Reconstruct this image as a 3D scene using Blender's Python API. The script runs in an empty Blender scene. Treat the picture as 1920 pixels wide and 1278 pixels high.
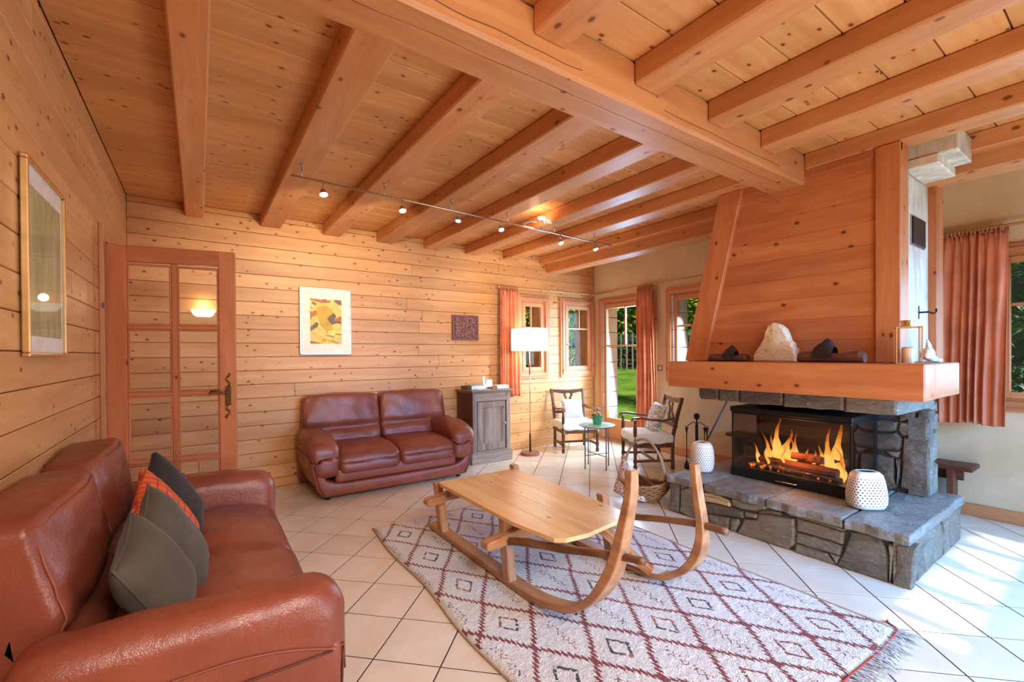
import bpy, bmesh, math, random
from mathutils import Vector, Matrix, noise
import numpy as np
random.seed(7)
PI = math.pi
scene = bpy.context.scene
COL = scene.collection

# ---------------------------------------------------------------- camera
YAW, PITCH, ROLL = (math.radians(a) for a in (34.7787, 0.3814, -0.3708))
fw = Vector((math.sin(YAW)*math.cos(PITCH), math.cos(YAW)*math.cos(PITCH), -math.sin(PITCH)))
rt = Vector((math.cos(YAW), -math.sin(YAW), 0)); up = rt.cross(fw)
r2 = rt*math.cos(ROLL)+up*math.sin(ROLL); u2 = -rt*math.sin(ROLL)+up*math.cos(ROLL)
cd = bpy.data.cameras.new('camera'); cam = bpy.data.objects.new('camera', cd); COL.objects.link(cam)
M = Matrix((r2, u2, -fw)).transposed().to_4x4(); M.translation = Vector((0, 0, 1.3))
cam.matrix_world = M
cd.sensor_width = 36; cd.lens = 844.65/1920*36; cd.shift_y = 29.65/1920
cd.clip_start = 0.05; cd.clip_end = 200
scene.camera = cam

# ---------------------------------------------------------------- world, sun, exposure
w = bpy.data.worlds.new('sky'); scene.world = w; w.use_nodes = True
wn = w.node_tree; bg = wn.nodes['Background']
sk = wn.nodes.new('ShaderNodeTexSky'); sk.sky_type = 'HOSEK_WILKIE'
sk.sun_direction = Vector((-0.14, -0.81, 0.57)).normalized(); sk.turbidity = 2.5
wn.links.new(sk.outputs[0], bg.inputs[0]); bg.inputs[1].default_value = 2.4
vs = scene.view_settings
scene.display_settings.display_device = 'sRGB'
vs.view_transform = 'Standard'; vs.look = 'None'; vs.gamma = 1; vs.use_curve_mapping = False
vs.exposure = -0.20
cy = scene.cycles
cy.use_denoising = True; cy.max_bounces = 8; cy.diffuse_bounces = 5; cy.glossy_bounces = 4
cy.transmission_bounces = 6; cy.transparent_max_bounces = 12; cy.sample_clamp_indirect = 4
cy.caustics_reflective = False; cy.caustics_refractive = False
cy.blur_glossy = 0.5

def light(name, kind, loc, energy, color, target=None, **kw):
    l = bpy.data.lights.new(name, kind); l.energy = energy; l.color = color
    for k, v in kw.items(): setattr(l, k, v)
    o = bpy.data.objects.new(name, l); COL.objects.link(o); o.location = loc
    if target is not None:
        d = Vector(target)-Vector(loc); o.rotation_euler = d.to_track_quat('-Z', 'Y').to_euler()
    return o
SUN = light('sun', 'SUN', (0, -8, 8), 8.0, (0.96, 0.97, 1.0), angle=0.012)
SUN.rotation_euler = Vector((0.17, 1.0, -0.665)).to_track_quat('-Z', 'Y').to_euler()
WARM = (1.0, 0.82, 0.52); DAY = (0.42, 0.68, 1.0); BLUE = (0.12, 0.43, 1.0); NEUT = (1.0, 0.94, 0.88)
# daylight falling in through the window openings (lamps sit in the openings)
light('daylight_front_windows', 'AREA', (3.25, -1.90, 1.45), 150, BLUE, (3.3, 0.8, 0.0), shape='RECTANGLE', size=1.9, size_y=1.1, spread=1.6)
light('daylight_right_window', 'AREA', (4.96, -0.2, 1.45), 40, DAY, (2, 0.2, 0.9), shape='RECTANGLE', size=1.4, size_y=0.9)
light('daylight_french_window', 'AREA', (5.22, 4.32, 1.25), 110, DAY, (2, 3.9, 0.7), shape='RECTANGLE', size=0.5, size_y=1.6)
light('daylight_small_window', 'AREA', (4.97, 3.15, 1.4), 34, (0.7, 0.85, 1.0), (4.1, 4.99, 0.35), shape='RECTANGLE', size=0.6, size_y=0.8, spread=1.5)
# unseen fill lamps added behind the camera to brighten the room
light('left_fill_light', 'AREA', (0.4, -0.9, 2.40), 36, NEUT, (0.9, 2.2, 0.2), shape='DISK', size=0.9, spread=1.9)
light('right_fill_light', 'AREA', (1.6, -0.9, 2.40), 9, NEUT, (2.2, 2.6, 0.6), shape='DISK', size=0.7, spread=1.5)
light('uplight', 'AREA', (1.9, -0.9, 0.22), 75, (1.0, 0.90, 0.74), (2.1, 2.0, 2.6), shape='DISK', size=1.2)  # added fill near the floor, brightens the joist undersides; no fixture there

# ---------------------------------------------------------------- material helpers
def rgb(r, g, b):   # sRGB 0-255 to linear
    f = lambda c: (c/255)/12.92 if c/255 <= 0.04045 else ((c/255+0.055)/1.055)**2.4
    return (f(r), f(g), f(b), 1)
class NT:
    def __init__(s, name):
        s.m = bpy.data.materials.new(name); s.m.use_nodes = True
        s.t = s.m.node_tree; s.n = s.t.nodes; s.b = s.n['Principled BSDF']
    def new(s, kind, **kw):
        n = s.n.new('ShaderNode'+kind)
        for k, v in kw.items(): setattr(n, k, v)
        return n
    def l(s, a, b): s.t.links.new(a, b)
    def set(s, node, name, v):
        if hasattr(v, 'links') or isinstance(v, bpy.types.NodeSocket): s.l(v, node.inputs[name])
        else: node.inputs[name].default_value = v
    def math(s, op, a, b=None, c=None, clamp=False):
        n = s.new('Math', operation=op); n.use_clamp = clamp
        for i, v in enumerate((a, b, c)):
            if v is not None: s.set(n, i, v)
        return n.outputs[0]
    def vmath(s, op, a, b):
        n = s.new('VectorMath', operation=op); s.set(n, 0, a); s.set(n, 1, b); return n.outputs[0]
    def noise(s, vec, scale, detail=3, rough=0.5, dist=0.0):
        n = s.new('TexNoise'); s.l(vec, n.inputs['Vector']); n.inputs['Scale'].default_value = scale
        n.inputs['Detail'].default_value = detail; n.inputs['Roughness'].default_value = rough
        n.inputs['Distortion'].default_value = dist; return n.outputs['Fac']
    def voro(s, vec, scale, feature='F1', rnd=1.0):
        n = s.new('TexVoronoi', feature=feature); s.l(vec, n.inputs['Vector'])
        n.inputs['Scale'].default_value = scale; n.inputs['Randomness'].default_value = rnd; return n
    def rng(s, v, a, b, c=0.0, d=1.0, smooth=False):
        n = s.new('MapRange'); n.clamp = True
        if smooth: n.interpolation_type = 'SMOOTHSTEP'
        s.l(v, n.inputs['Value'])
        for k, x in zip(('From Min', 'From Max', 'To Min', 'To Max'), (a, b, c, d)): n.inputs[k].default_value = x
        return n.outputs['Result']
    def mix(s, f, a, b, mode='MIX'):
        n = s.new('Mix', data_type='RGBA', blend_type=mode)
        s.set(n, 0, f); s.set(n, 6, a); s.set(n, 7, b); return n.outputs[2]
    def coords(s, which='Object', rand=True, scale=(1, 1, 1)):
        c = s.new('TexCoord').outputs[which]
        if rand:
            oi = s.new('ObjectInfo'); r = s.math('MULTIPLY', oi.outputs['Random'], 43.0)
            cb = s.new('CombineXYZ')
            for i in range(3): s.l(r, cb.inputs[i])
            c = s.vmath('ADD', c, cb.outputs[0])
        return s.vmath('MULTIPLY', c, scale)
    def random(s): return s.new('ObjectInfo').outputs['Random']
    def bump(s, h, strength=0.2, dist=0.01):
        n = s.new('Bump'); s.l(h, n.inputs['Height']); n.inputs['Strength'].default_value = strength
        n.inputs['Distance'].default_value = dist; s.l(n.outputs[0], s.b.inputs['Normal']); return n
    def done(s, color=None, rough=0.5, metal=0, spec=0.5, **kw):
        if color is not None: s.set(s.b, 'Base Color', color)
        s.set(s.b, 'Roughness', rough); s.b.inputs['Metallic'].default_value = metal
        s.b.inputs['Specular IOR Level'].default_value = spec
        for k, v in kw.items(): s.set(s.b, k, v)
        return s.m

def wood(name, light_c, dark_c, knot_c, axis=0, knots=0.125, rough=0.42, grain=1.0, kscale=14.5, bump=0.15, spec=0.4):
    t = NT(name)
    a = [13.0, 13.0, 13.0]; a[axis] = 0.9
    k = [1.0, 1.0, 1.0]; k[axis] = 0.62
    g = t.coords(scale=tuple(a)); kk = t.coords(scale=tuple(k))
    wob = t.noise(kk, 2.2, 2)
    g2 = t.vmath('ADD', g, t.mix(1.0, (0, 0, 0, 1), t.vmath('MULTIPLY', wob, (1.5, 1.5, 1.5))))
    n1 = t.noise(g2, 1.0, 5, 0.6); n2 = t.noise(g2, 5.0, 3, 0.6)
    c = t.mix(t.rng(n1, 0.3, 0.72), light_c, dark_c)
    c = t.mix(t.math('MULTIPLY', t.rng(n2, 0.45, 0.75), 0.35*grain), c, dark_c)
    sh = t.rng(t.random(), 0, 1, 0.86, 1.08)
    c = t.mix(1.0, c, t.vmath('MULTIPLY', (1, 1, 1), t.mix(1.0, (0, 0, 0, 1), sh, 'ADD')), 'MULTIPLY')
    if knots > 0:
        v = t.voro(kk, kscale)
        d = v.outputs['Distance']
        halo = t.rng(d, knots, knots*2.3, 0.55, 0.0, True)
        c = t.mix(halo, c, dark_c)
        c = t.mix(t.rng(d, knots*0.75, knots*1.15, 0.9, 0.0, True), c, knot_c)
    t.bump(n2, bump, 0.004)
    return t.done(c, rough, spec=spec)
def plain(name, col, rough=0.5, metal=0, spec=0.5, noise_amt=0.08, scale=20, bump=0.0, **kw):
    t = NT(name); co = t.coords(); n = t.noise(co, scale, 3)
    d = tuple(c*(1-noise_amt*2) for c in col[:3])+(1,)
    c = t.mix(t.rng(n, 0.3, 0.7), d, col)
    if bump: t.bump(n, bump, 0.005)
    return t.done(c, rough, metal, spec, **kw)

MT = {}
PL, PD, PK = rgb(226, 172, 114), rgb(200, 138, 82), rgb(104, 50, 24)
for ax, nm in enumerate('xyz'):
    MT['pine_'+nm] = wood('pine_'+nm, PL, PD, PK, ax)
    MT['beam_'+nm] = wood('beam_'+nm, rgb(216, 154, 100), rgb(190, 122, 72), rgb(116, 60, 32), ax, knots=0.115, kscale=9.5, grain=1.3)
    MT['hood_'+nm] = wood('hood_'+nm, rgb(206, 132, 80), rgb(176, 98, 54), rgb(92, 42, 22), ax, knots=0.11, kscale=10.5, grain=1.2)
    MT['joinery_'+nm] = wood('joinery_'+nm, rgb(208, 146, 98), rgb(184, 116, 72), rgb(112, 58, 32), ax, knots=0.08, kscale=6)
    MT['sled_'+nm] = wood('sled_'+nm, rgb(206, 156, 112), rgb(152, 100, 64), rgb(90, 48, 22), ax, knots=0.07, kscale=7, grain=1.4, rough=0.35)
    MT['grey_'+nm] = wood('grey_'+nm, rgb(172, 152, 136), rgb(112, 92, 78), rgb(54, 40, 32), ax, knots=0.07, kscale=7, rough=0.6, grain=1.5)
    MT['dark_'+nm] = wood('dark_'+nm, rgb(122, 82, 58), rgb(66, 40, 28), rgb(40, 22, 14), ax, knots=0, rough=0.35)
    MT['rustic_'+nm] = wood('rustic_'+nm, rgb(120, 66, 44), rgb(74, 34, 22), rgb(38, 18, 12), ax, knots=0.08, kscale=7, rough=0.5)
MT['board'] = wood('board', rgb(232, 192, 134), rgb(208, 154, 92), rgb(96, 52, 26), 1, knots=0.07, kscale=8, rough=0.22, bump=0.08, spec=0.6)
MT['bark'] = wood('bark', rgb(150, 104, 70), rgb(70, 42, 28), rgb(210, 160, 110), 1, knots=0.08, kscale=9, rough=0.4)
MT['doorwood_x'] = wood('doorwood_x', rgb(204, 128, 82), rgb(176, 98, 58), rgb(96, 46, 26), 0, knots=0.08, kscale=7)
MT['doorwood_z'] = wood('doorwood_z', rgb(204, 128, 82), rgb(176, 98, 58), rgb(96, 46, 26), 2, knots=0.08, kscale=7)
MT['groove'] = plain('groove', rgb(84, 42, 20), 0.8)

def leather(name, c1, c2, r=0.33):
    t = NT(name); co = t.coords()
    n = t.noise(co, 3.0, 4, 0.6); st = t.noise(t.vmath('MULTIPLY', co, (1, 1, 1)), 14, 4, 0.65, 0.6)
    g = t.voro(co, 260).outputs['Distance']
    c = t.mix(t.rng(n, 0.3, 0.72), c1, c2)
    h = t.math('ADD', t.math('MULTIPLY', g, 0.12), t.math('MULTIPLY', st, 1.0))
    t.bump(h, 0.35, 0.012)
    return t.done(c, t.rng(st, 0.3, 0.7, r-0.05, r+0.12), spec=0.55)
MT['leather'] = leather('leather', rgb(148, 76, 54), rgb(112, 52, 36))
MT['thread'] = plain('thread', rgb(146, 80, 56), 0.6)
MT['seamdark'] = plain('seamdark', rgb(92, 36, 22), 0.5)

def stone(name, c1, c2, c3, bump=0.9, rough=0.62, vein=0.0, sc=1.0):
    t = NT(name); co = t.coords()
    s = t.vmath('MULTIPLY', co, (1.0*sc, 1.0*sc, 2.4*sc))
    n = t.noise(s, 6, 6, 0.65, 0.8); n2 = t.noise(s, 28, 5, 0.7); r = t.noise(co, 2.4, 2)
    c = t.mix(t.rng(n, 0.3, 0.7), c1, c2)
    c = t.mix(t.rng(r, 0.45, 0.7, 0, 0.65), c, c3)
    c = t.mix(t.rng(n2, 0.58, 0.74, 0, 0.5), c, rgb(196, 188, 172)); c = t.mix(t.rng(n2, 0.32, 0.44, 0.6, 0), c, rgb(46, 44, 42))
    sh = t.rng(t.random(), 0, 1, 0.72, 1.25)
    c = t.mix(1.0, c, t.mix(1.0, (0, 0, 0, 1), sh, 'ADD'), 'MULTIPLY')
    t.bump(t.math('ADD', n, t.math('MULTIPLY', n2, 0.45)), bump, 0.02)
    return t.done(c, rough, spec=0.45)
MT['slate'] = stone('slate', rgb(84, 80, 72), rgb(132, 124, 110), rgb(122, 100, 78))
MT['slate_tan'] = stone('slate_tan', rgb(176, 148, 110), rgb(206, 178, 138), rgb(150, 120, 88))
MT['slate_top'] = stone('slate_top', rgb(98, 96, 92), rgb(150, 146, 138), rgb(126, 114, 98), bump=1.0, rough=0.42)
MT['slate_dark'] = stone('slate_dark', rgb(78, 70, 62), rgb(118, 104, 90), rgb(98, 78, 62))
MT['mortar'] = plain('mortar', rgb(66, 60, 54), 0.9, bump=0.4)
MT['whitestone'] = stone('whitestone', rgb(226, 204, 168), rgb(240, 224, 194), rgb(200, 164, 116), bump=1.0, rough=0.5)

def tile_mat():
    t = NT('floor_tile'); co = t.coords()
    n = t.noise(co, 5, 3); n2 = t.noise(co, 90, 2)
    c = t.mix(t.rng(n, 0.3, 0.7), rgb(230, 214, 192), rgb(219, 200, 174))
    c = t.mix(t.rng(n2, 0.6, 0.75, 0, 0.25), c, rgb(196, 170, 140))
    sh = t.rng(t.random(), 0, 1, 0.95, 1.03)
    c = t.mix(1.0, c, t.mix(1.0, (0, 0, 0, 1), sh, 'ADD'), 'MULTIPLY')
    t.bump(n, 0.05, 0.01)
    return t.done(c, 0.22, spec=0.5)
MT['tile'] = tile_mat()
MT['grout'] = plain('grout', rgb(62, 46, 36), 0.85)
def plaster_mat():
    t = NT('lime_plaster'); co = t.coords(rand=False)
    n = t.noise(co, 1.6, 5, 0.6, 0.4); n2 = t.noise(co, 40, 3)
    c = t.mix(t.rng(n, 0.3, 0.7), rgb(204, 176, 136), rgb(230, 208, 170))
    t.bump(t.math('ADD', n, t.math('MULTIPLY', n2, 0.2)), 0.25, 0.02)
    return t.done(c, 0.8)
MT['plaster'] = plaster_mat()
def limed():
    t = NT('limed_board'); co = t.coords(scale=(9, 9, 1.4)); n = t.noise(co, 1.6, 4, 0.6)
    n2 = t.noise(t.coords(), 4, 3)
    c = t.mix(t.rng(n, 0.35, 0.7), rgb(226, 216, 196), rgb(188, 172, 148)); c = t.mix(t.rng(n2, .45, .8, 0, .6), c, rgb(128, 110, 92))
    return t.done(c, 0.6)
MT['limed'] = limed()
def fabric(name, c, rough=0.85, weave=220, amt=0.25, sheen=0.3, sss=None):
    t = NT(name); co = t.coords(); n = t.noise(co, weave, 2); n2 = t.noise(co, 6, 3)
    d = tuple(x*(1-amt) for x in c[:3])+(1,)
    col = t.mix(t.rng(n2, 0.3, 0.7), d, c)
    t.bump(t.math('ADD', n, n2), 0.25, 0.004)
    m = t.done(col, rough, spec=0.15); t.b.inputs['Sheen Weight'].default_value = sheen*.35
    return m
MT['curtain'] = fabric('curtain_cloth', rgb(224, 136, 98), 0.7, 180, 0.3)
MT['grey_cushion'] = fabric('grey_velvet', rgb(92, 82, 68))
MT['dark_cushion'] = fabric('charcoal_cloth', rgb(46, 34, 30))
MT['white_cloth'] = fabric('white_cotton', rgb(236, 234, 230), amt=0.05)
MT['shade'] = NT('lamp_shade_cloth').done(rgb(255, 250, 240), 0.8, **{'Emission Color': (1, 0.95, 0.86, 1), 'Emission Strength': 1.6})
def red_cushion():
    t = NT('quilted_red_cloth'); co = t.coords(rand=False)
    s = t.new('SeparateXYZ'); t.l(co, s.inputs[0])
    def lines(ax):
        x = t.math('FRACT', t.math('MULTIPLY', s.outputs[ax], 24.0)); return t.math('ABSOLUTE', t.math('SUBTRACT', x, 0.5))
    m = t.math('MINIMUM', lines(0), lines(2)); k = t.rng(m, 0.03, 0.1, 0, 1)
    c = t.mix(k, rgb(160, 62, 30), rgb(222, 98, 52)); t.bump(k, 0.5, 0.006)
    return t.done(c, 0.8)
MT['red_cushion'] = red_cushion()
def patterned(name, a, b, sc, diag):
    t = NT(name); co = t.coords(rand=False); s = t.new('SeparateXYZ'); t.l(co, s.inputs[0])
    x, z = s.outputs[0], s.outputs[2]
    if diag:
        p = t.math('ADD', x, z); q = t.math('SUBTRACT', x, z)
        f = lambda v: t.math('ABSOLUTE', t.math('SUBTRACT', t.math('FRACT', t.math('MULTIPLY', v, sc)), 0.5))
        k = t.rng(t.math('MINIMUM', f(p), f(q)), 0.08, 0.16)
    else:
        k = t.rng(t.noise(t.vmath('MULTIPLY', co, (10, 10, 45)), 1.5, 3), 0.4, 0.6)
    return t.done(t.mix(k, a, b), 0.85)
MT['lattice_pillow'] = patterned('lattice_pillow', rgb(240, 238, 234), rgb(150, 160, 184), 26, True)
MT['striped_pillow'] = patterned('striped_pillow', rgb(150, 166, 180), rgb(240, 242, 244), 1, False)
MT['steel'] = plain('brushed_steel', rgb(198, 190, 180), 0.28, 1.0)
MT['chrome'] = plain('chrome', rgb(225, 225, 225), 0.12, 1.0)
MT['brass'] = plain('gilded', rgb(222, 180, 120), 0.3, 0.85)
MT['antique'] = plain('antique_brass', rgb(118, 88, 52), 0.4, 0.8)
MT['iron'] = plain('wrought_iron', rgb(44, 42, 42), 0.5, 0.5)
MT['black'] = plain('black_steel', rgb(26, 24, 23), 0.4, 0.2)
MT['firebox'] = plain('firebox_lining', rgb(46, 34, 28), 0.8, bump=0.3)
MT['white'] = plain('white_paint', rgb(240, 238, 232), 0.5)
MT['jambstone'] = plain('jamb_stone', rgb(206, 184, 170), 0.8, noise_amt=.12, scale=6, bump=.3); MT['mount'] = plain('white_mount', rgb(246, 240, 228), 0.7)
MT['ceramic'] = plain('white_ceramic', rgb(232, 220, 202), 0.35, noise_amt=0.03)
MT['hole'] = plain('dark_hole', rgb(60, 48, 40), 0.9)
MT['mint'] = plain('mint_metal', rgb(176, 214, 206), 0.3, 0.1)
MT['green_pot'] = plain('green_pot', rgb(70, 168, 124), 0.3)
MT['greyframe'] = plain('grey_metal', rgb(110, 116, 116), 0.4, 0.7)
MT['terra'] = plain('lamp_base_wood', rgb(150, 96, 72), 0.45)
MT['wicker'] = plain('wicker', rgb(176, 132, 92), 0.7, noise_amt=0.25, scale=60, bump=0.5)
MT['wicker_d'] = plain('wicker_dark', rgb(120, 80, 52), 0.7, noise_amt=0.25, scale=60, bump=0.5)
MT['leaf'] = plain('leaf', rgb(70, 112, 44), 0.5)
MT['flower'] = plain('flower', rgb(240, 196, 130), 0.6, noise_amt=0.2, scale=60)
MT['wax'] = plain('candle_wax', rgb(222, 178, 140), 0.5)
MT['clog'] = wood('old_clog', rgb(124, 80, 60), rgb(72, 44, 34), rgb(30, 18, 14), 0, knots=0, rough=0.6)
MT['clogleather'] = plain('worn_leather', rgb(40, 28, 26), 0.6)
MT['relief'] = plain('carved_brown', rgb(158, 104, 90), 0.4, noise_amt=0.3, scale=60)
MT['paper'] = plain('paper', rgb(226, 224, 214), 0.7)
MT['bluebook'] = plain('blue_cover', rgb(150, 186, 184), 0.5, noise_amt=0.2, scale=30)
MT['brownbook'] = plain('brown_cover', rgb(126, 82, 52), 0.6)
def emis(name, col, st):
    t = NT(name); return t.done(col, 0.5, **{'Emission Color': col, 'Emission Strength': st})
MT['bulb'] = emis('lit_bulb', (1, 0.93, 0.8, 1), 60)
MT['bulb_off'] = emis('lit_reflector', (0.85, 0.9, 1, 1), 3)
MT['sconce'] = emis('lit_plaster_bowl', (1, 0.86, 0.66, 1), 1.6)
def glass(name, tint=(1, 1, 1, 1), refl=1.0, rough=0.0):
    t = NT(name); tr = t.new('BsdfTransparent'); tr.inputs[0].default_value = tint
    gl = t.new('BsdfGlossy'); gl.inputs['Roughness'].default_value = rough
    fr = t.new('Fresnel'); fr.inputs[0].default_value = 1.45
    bf = t.math('SUBTRACT', 1.0, t.new('NewGeometry').outputs['Backfacing'])
    mx = t.new('MixShader'); t.l(t.math('MULTIPLY', t.math('MULTIPLY', fr.outputs[0], refl), bf), mx.inputs[0])
    t.l(tr.outputs[0], mx.inputs[1]); t.l(gl.outputs[0], mx.inputs[2])
    t.l(mx.outputs[0], t.n['Material Output'].inputs[0]); return t.m
MT['glass'] = glass('clear_glass', refl=1.0); MT['window_glass'] = glass('window_glass', refl=0.2); MT['picture_glass'] = glass('picture_glass', refl=0.5)
MT['smoked'] = glass('fire_glass', (0.80, 0.74, 0.68, 1), 1.6)

# ---------------------------------------------------------------- geometry helpers
class MB:
    def __init__(s): s.v = []; s.f = []
    def add(s, vs, fs):
        k = len(s.v); s.v += [tuple(p) for p in vs]; s.f += [tuple(i+k for i in f) for f in fs]; return s
    def box(s, x0, x1, y0, y1, z0, z1):
        vs = [(x, y, z) for x in (x0, x1) for y in (y0, y1) for z in (z0, z1)]
        return s.add(vs, [(0, 1, 3, 2), (4, 6, 7, 5), (0, 4, 5, 1), (2, 3, 7, 6), (0, 2, 6, 4), (1, 5, 7, 3)])
    def cbox(s, c, size, rot=None):
        m = rot if rot is not None else Matrix()
        m = Matrix.Translation(c) @ (m.to_4x4() if len(m) == 3 else m)
        h = [d/2 for d in size]
        vs = [m @ Vector((x*h[0], y*h[1], z*h[2])) for x in (-1, 1) for y in (-1, 1) for z in (-1, 1)]
        return s.add(vs, [(0, 1, 3, 2), (4, 6, 7, 5), (0, 4, 5, 1), (2, 3, 7, 6), (0, 2, 6, 4), (1, 5, 7, 3)])
    def bar(s, a, b, w, h, upv=(0, 0, 1)):
        a, b = Vector(a), Vector(b); d = (b-a); L = d.length; d.normalize(); u = Vector(upv)
        x = d.cross(u).normalized(); u = x.cross(d).normalized()
        m = Matrix((x, d, u)).transposed()
        return s.cbox((a+b)/2, (w, L, h), m)
    def prism(s, poly, axis, a0, a1):
        # poly in the two other axes (order x,y,z without axis)
        def P(p, c):
            q = list(p); q.insert(axis, c); return tuple(q)
        n = len(poly); area = sum(poly[i][0]*poly[(i+1) % n][1]-poly[(i+1) % n][0]*poly[i][1] for i in range(n))
        if (area < 0): poly = poly[::-1]
        vs = [P(p, a0) for p in poly]+[P(p, a1) for p in poly]
        fs = [tuple(range(n))[::-1], tuple(range(n, 2*n))]+[(i, (i+1) % n, n+(i+1) % n, n+i) for i in range(n)]
        if axis == 1: fs = [f[::-1] for f in fs]
        return s.add(vs, fs)
    def tube(s, path, rad, n=8, cap=True, closed=False, flat=None):
        path = [Vector(p) for p in path]; m = len(path)
        rad = rad if isinstance(rad, (list, tuple)) else [rad]*m
        vs = []; prev = None
        for i, p in enumerate(path):
            if closed: d = path[(i+1) % m]-path[i-1]
            else: d = path[min(i+1, m-1)]-path[max(i-1, 0)]
            d.normalize()
            if prev is None:
                a = Vector((0, 0, 1)) if abs(d.z) < 0.9 else Vector((1, 0, 0))
                x = d.cross(a).normalized()
            else: x = (prev-d*prev.dot(d)).normalized()
            prev = x; y = d.cross(x)
            for j in range(n):
                t = 2*PI*j/n; c, q = math.cos(t), math.sin(t)
                if flat: c *= flat[0]; q *= flat[1]
                vs.append(p+(x*c+y*q)*rad[i])
        fs = []
        for i in range(m if closed else m-1):
            for j in range(n):
                a = i*n+j; b = i*n+(j+1) % n; c = ((i+1) % m)*n+(j+1) % n; d = ((i+1) % m)*n+j
                fs.append((a, b, c, d))
        if cap and not closed: fs += [tuple(range(n))[::-1], tuple(range((m-1)*n, m*n))]
        return s.add(vs, fs)
    def rtube(s, path, w, h, wdir):
        # rectangular section swept along path, w along wdir
        path = [Vector(p) for p in path]; wd = Vector(wdir).normalized(); vs = []; m = len(path)
        for i, p in enumerate(path):
            d = (path[min(i+1, m-1)]-path[max(i-1, 0)]).normalized(); nrm = d.cross(wd).normalized()
            ww = w[i] if isinstance(w, (list, tuple)) else w; hh = h[i] if isinstance(h, (list, tuple)) else h
            for a, b in ((-1, -1), (1, -1), (1, 1), (-1, 1)): vs.append(p+wd*(a*ww/2)+nrm*(b*hh/2))
        fs = [(i*4+j, i*4+(j+1) % 4, i*4+4+(j+1) % 4, i*4+4+j) for i in range(m-1) for j in range(4)]
        fs += [(3, 2, 1, 0), tuple(range((m-1)*4, m*4))]
        return s.add(vs, fs)
    def lathe(s, prof, c=(0, 0, 0), n=16, axis=None, cap=True):
        vs = []; m = len(prof); R = axis.to_matrix() if axis is not None else Matrix.Identity(3)
        for r, z in prof:
            for j in range(n):
                t = 2*PI*j/n; vs.append(Vector(c)+R @ Vector((r*math.cos(t), r*math.sin(t), z)))
        fs = [(i*n+j, i*n+(j+1) % n, (i+1)*n+(j+1) % n, (i+1)*n+j) for i in range(m-1) for j in range(n)]
        if cap: fs += [tuple(range(n))[::-1], tuple(range((m-1)*n, m*n))]
        return s.add(vs, fs)
    def rbox(s, c, h, r, n=10, f=None, rot=None):
        """box with rounded edges on a grid; h half sizes, r radius; f deforms local points"""
        idx = {}; vs = []; fs = []
        def key(p): return (round(p[0], 5), round(p[1], 5), round(p[2], 5))
        def put(a):
            k = key(a)
            if k in idx: return idx[k]
            q = Vector([math.copysign(abs(math.sin(t*PI/2))**0.8, t) if abs(t) < 1 else t for t in a])
            p = Vector((q.x*h[0], q.y*h[1], q.z*h[2]))
            i_ = Vector([max(-(h[k2]-r), min(h[k2]-r, p[k2])) for k2 in range(3)])
            d = p-i_
            if d.length > 1e-9: p = i_+d.normalized()*r if max(abs(d.x), abs(d.y), abs(d.z)) > r*0.999 else i_+d
            p = Vector(f(p)) if f else p
            if rot is not None: p = rot @ p
            idx[k] = len(vs); vs.append(p+Vector(c)); return idx[k]
        for ax in range(3):
            for sg in (-1, 1):
                for i in range(n):
                    for j in range(n):
                        quad = []
                        for di, dj in ((0, 0), (1, 0), (1, 1), (0, 1)):
                            a = [0, 0, 0]; a[ax] = sg; a[(ax+1) % 3] = -1+2*(i+di)/n; a[(ax+2) % 3] = -1+2*(j+dj)/n
                            quad.append(put(a))
                        fs.append(tuple(quad if sg > 0 else quad[::-1]))
        return s.add(vs, fs)
    def build(s, name, mat, parent=None, loc=None, rot=None, bevel=0, seg=1, smooth=False, angle=30, recalc=False):
        me = bpy.data.meshes.new(name); me.from_pydata(s.v, [], s.f)
        if bevel or recalc:
            bm = bmesh.new(); bm.from_mesh(me)
            if recalc: bmesh.ops.recalc_face_normals(bm, faces=bm.faces)
            if bevel:
                es = [e for e in bm.edges if len(e.link_faces) == 2 and e.calc_face_angle(0) > math.radians(angle)]
                bmesh.ops.bevel(bm, geom=es, offset=bevel, segments=seg, profile=0.5, affect='EDGES', clamp_overlap=True)
            bm.to_mesh(me); bm.free()
        if smooth: me.polygons.foreach_set('use_smooth', [True]*len(me.polygons))
        me.materials.append(MT[mat] if isinstance(mat, str) else mat); me.update()
        o = bpy.data.objects.new(name, me); COL.objects.link(o)
        if parent: o.parent = parent
        if loc is not None: o.location = loc
        if rot is not None: o.rotation_euler = rot
        return o
def thing(name, label, cat, loc=(0, 0, 0), rz=0, group=None):
    o = bpy.data.objects.new(name, None); COL.objects.link(o); o.location = loc; o.rotation_euler = (0, 0, rz)
    o.empty_display_size = 0.1; o['label'] = label; o['category'] = cat
    if group: o['group'] = group
    return o
def tag(o, label, cat, group=None):
    o['label'] = label; o['category'] = cat
    if group: o['group'] = group
    return o
def struct(o): o['kind'] = 'structure'; return o
def stuff(o, label=None, cat=None):
    o['kind'] = 'stuff'
    if label: o['label'] = label
    if cat: o['category'] = cat
    return o
def dup(o, parent=None):
    c = o.copy(); COL.objects.link(c); c.parent = parent
    for ch in list(o.children): dup(ch, c)
    return c
def unit_box(name, sx, sy, sz, mat, bevel=0.003):
    return None
_cache = {}
def piece(name, size, mat, parent, loc, bevel=0.002):
    """a bevelled block with its own origin at its centre; equal sizes share their mesh"""
    k = (name, tuple(round(x, 3) for x in size), mat, bevel)
    if k not in _cache:
        h = [x/2 for x in size]
        o = MB().box(-h[0], h[0], -h[1], h[1], -h[2], h[2]).build(name, mat, parent, loc, bevel=bevel)
        _cache[k] = o.data; return o
    o = bpy.data.objects.new(name, _cache[k]); COL.objects.link(o); o.parent = parent; o.location = loc; return o
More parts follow.
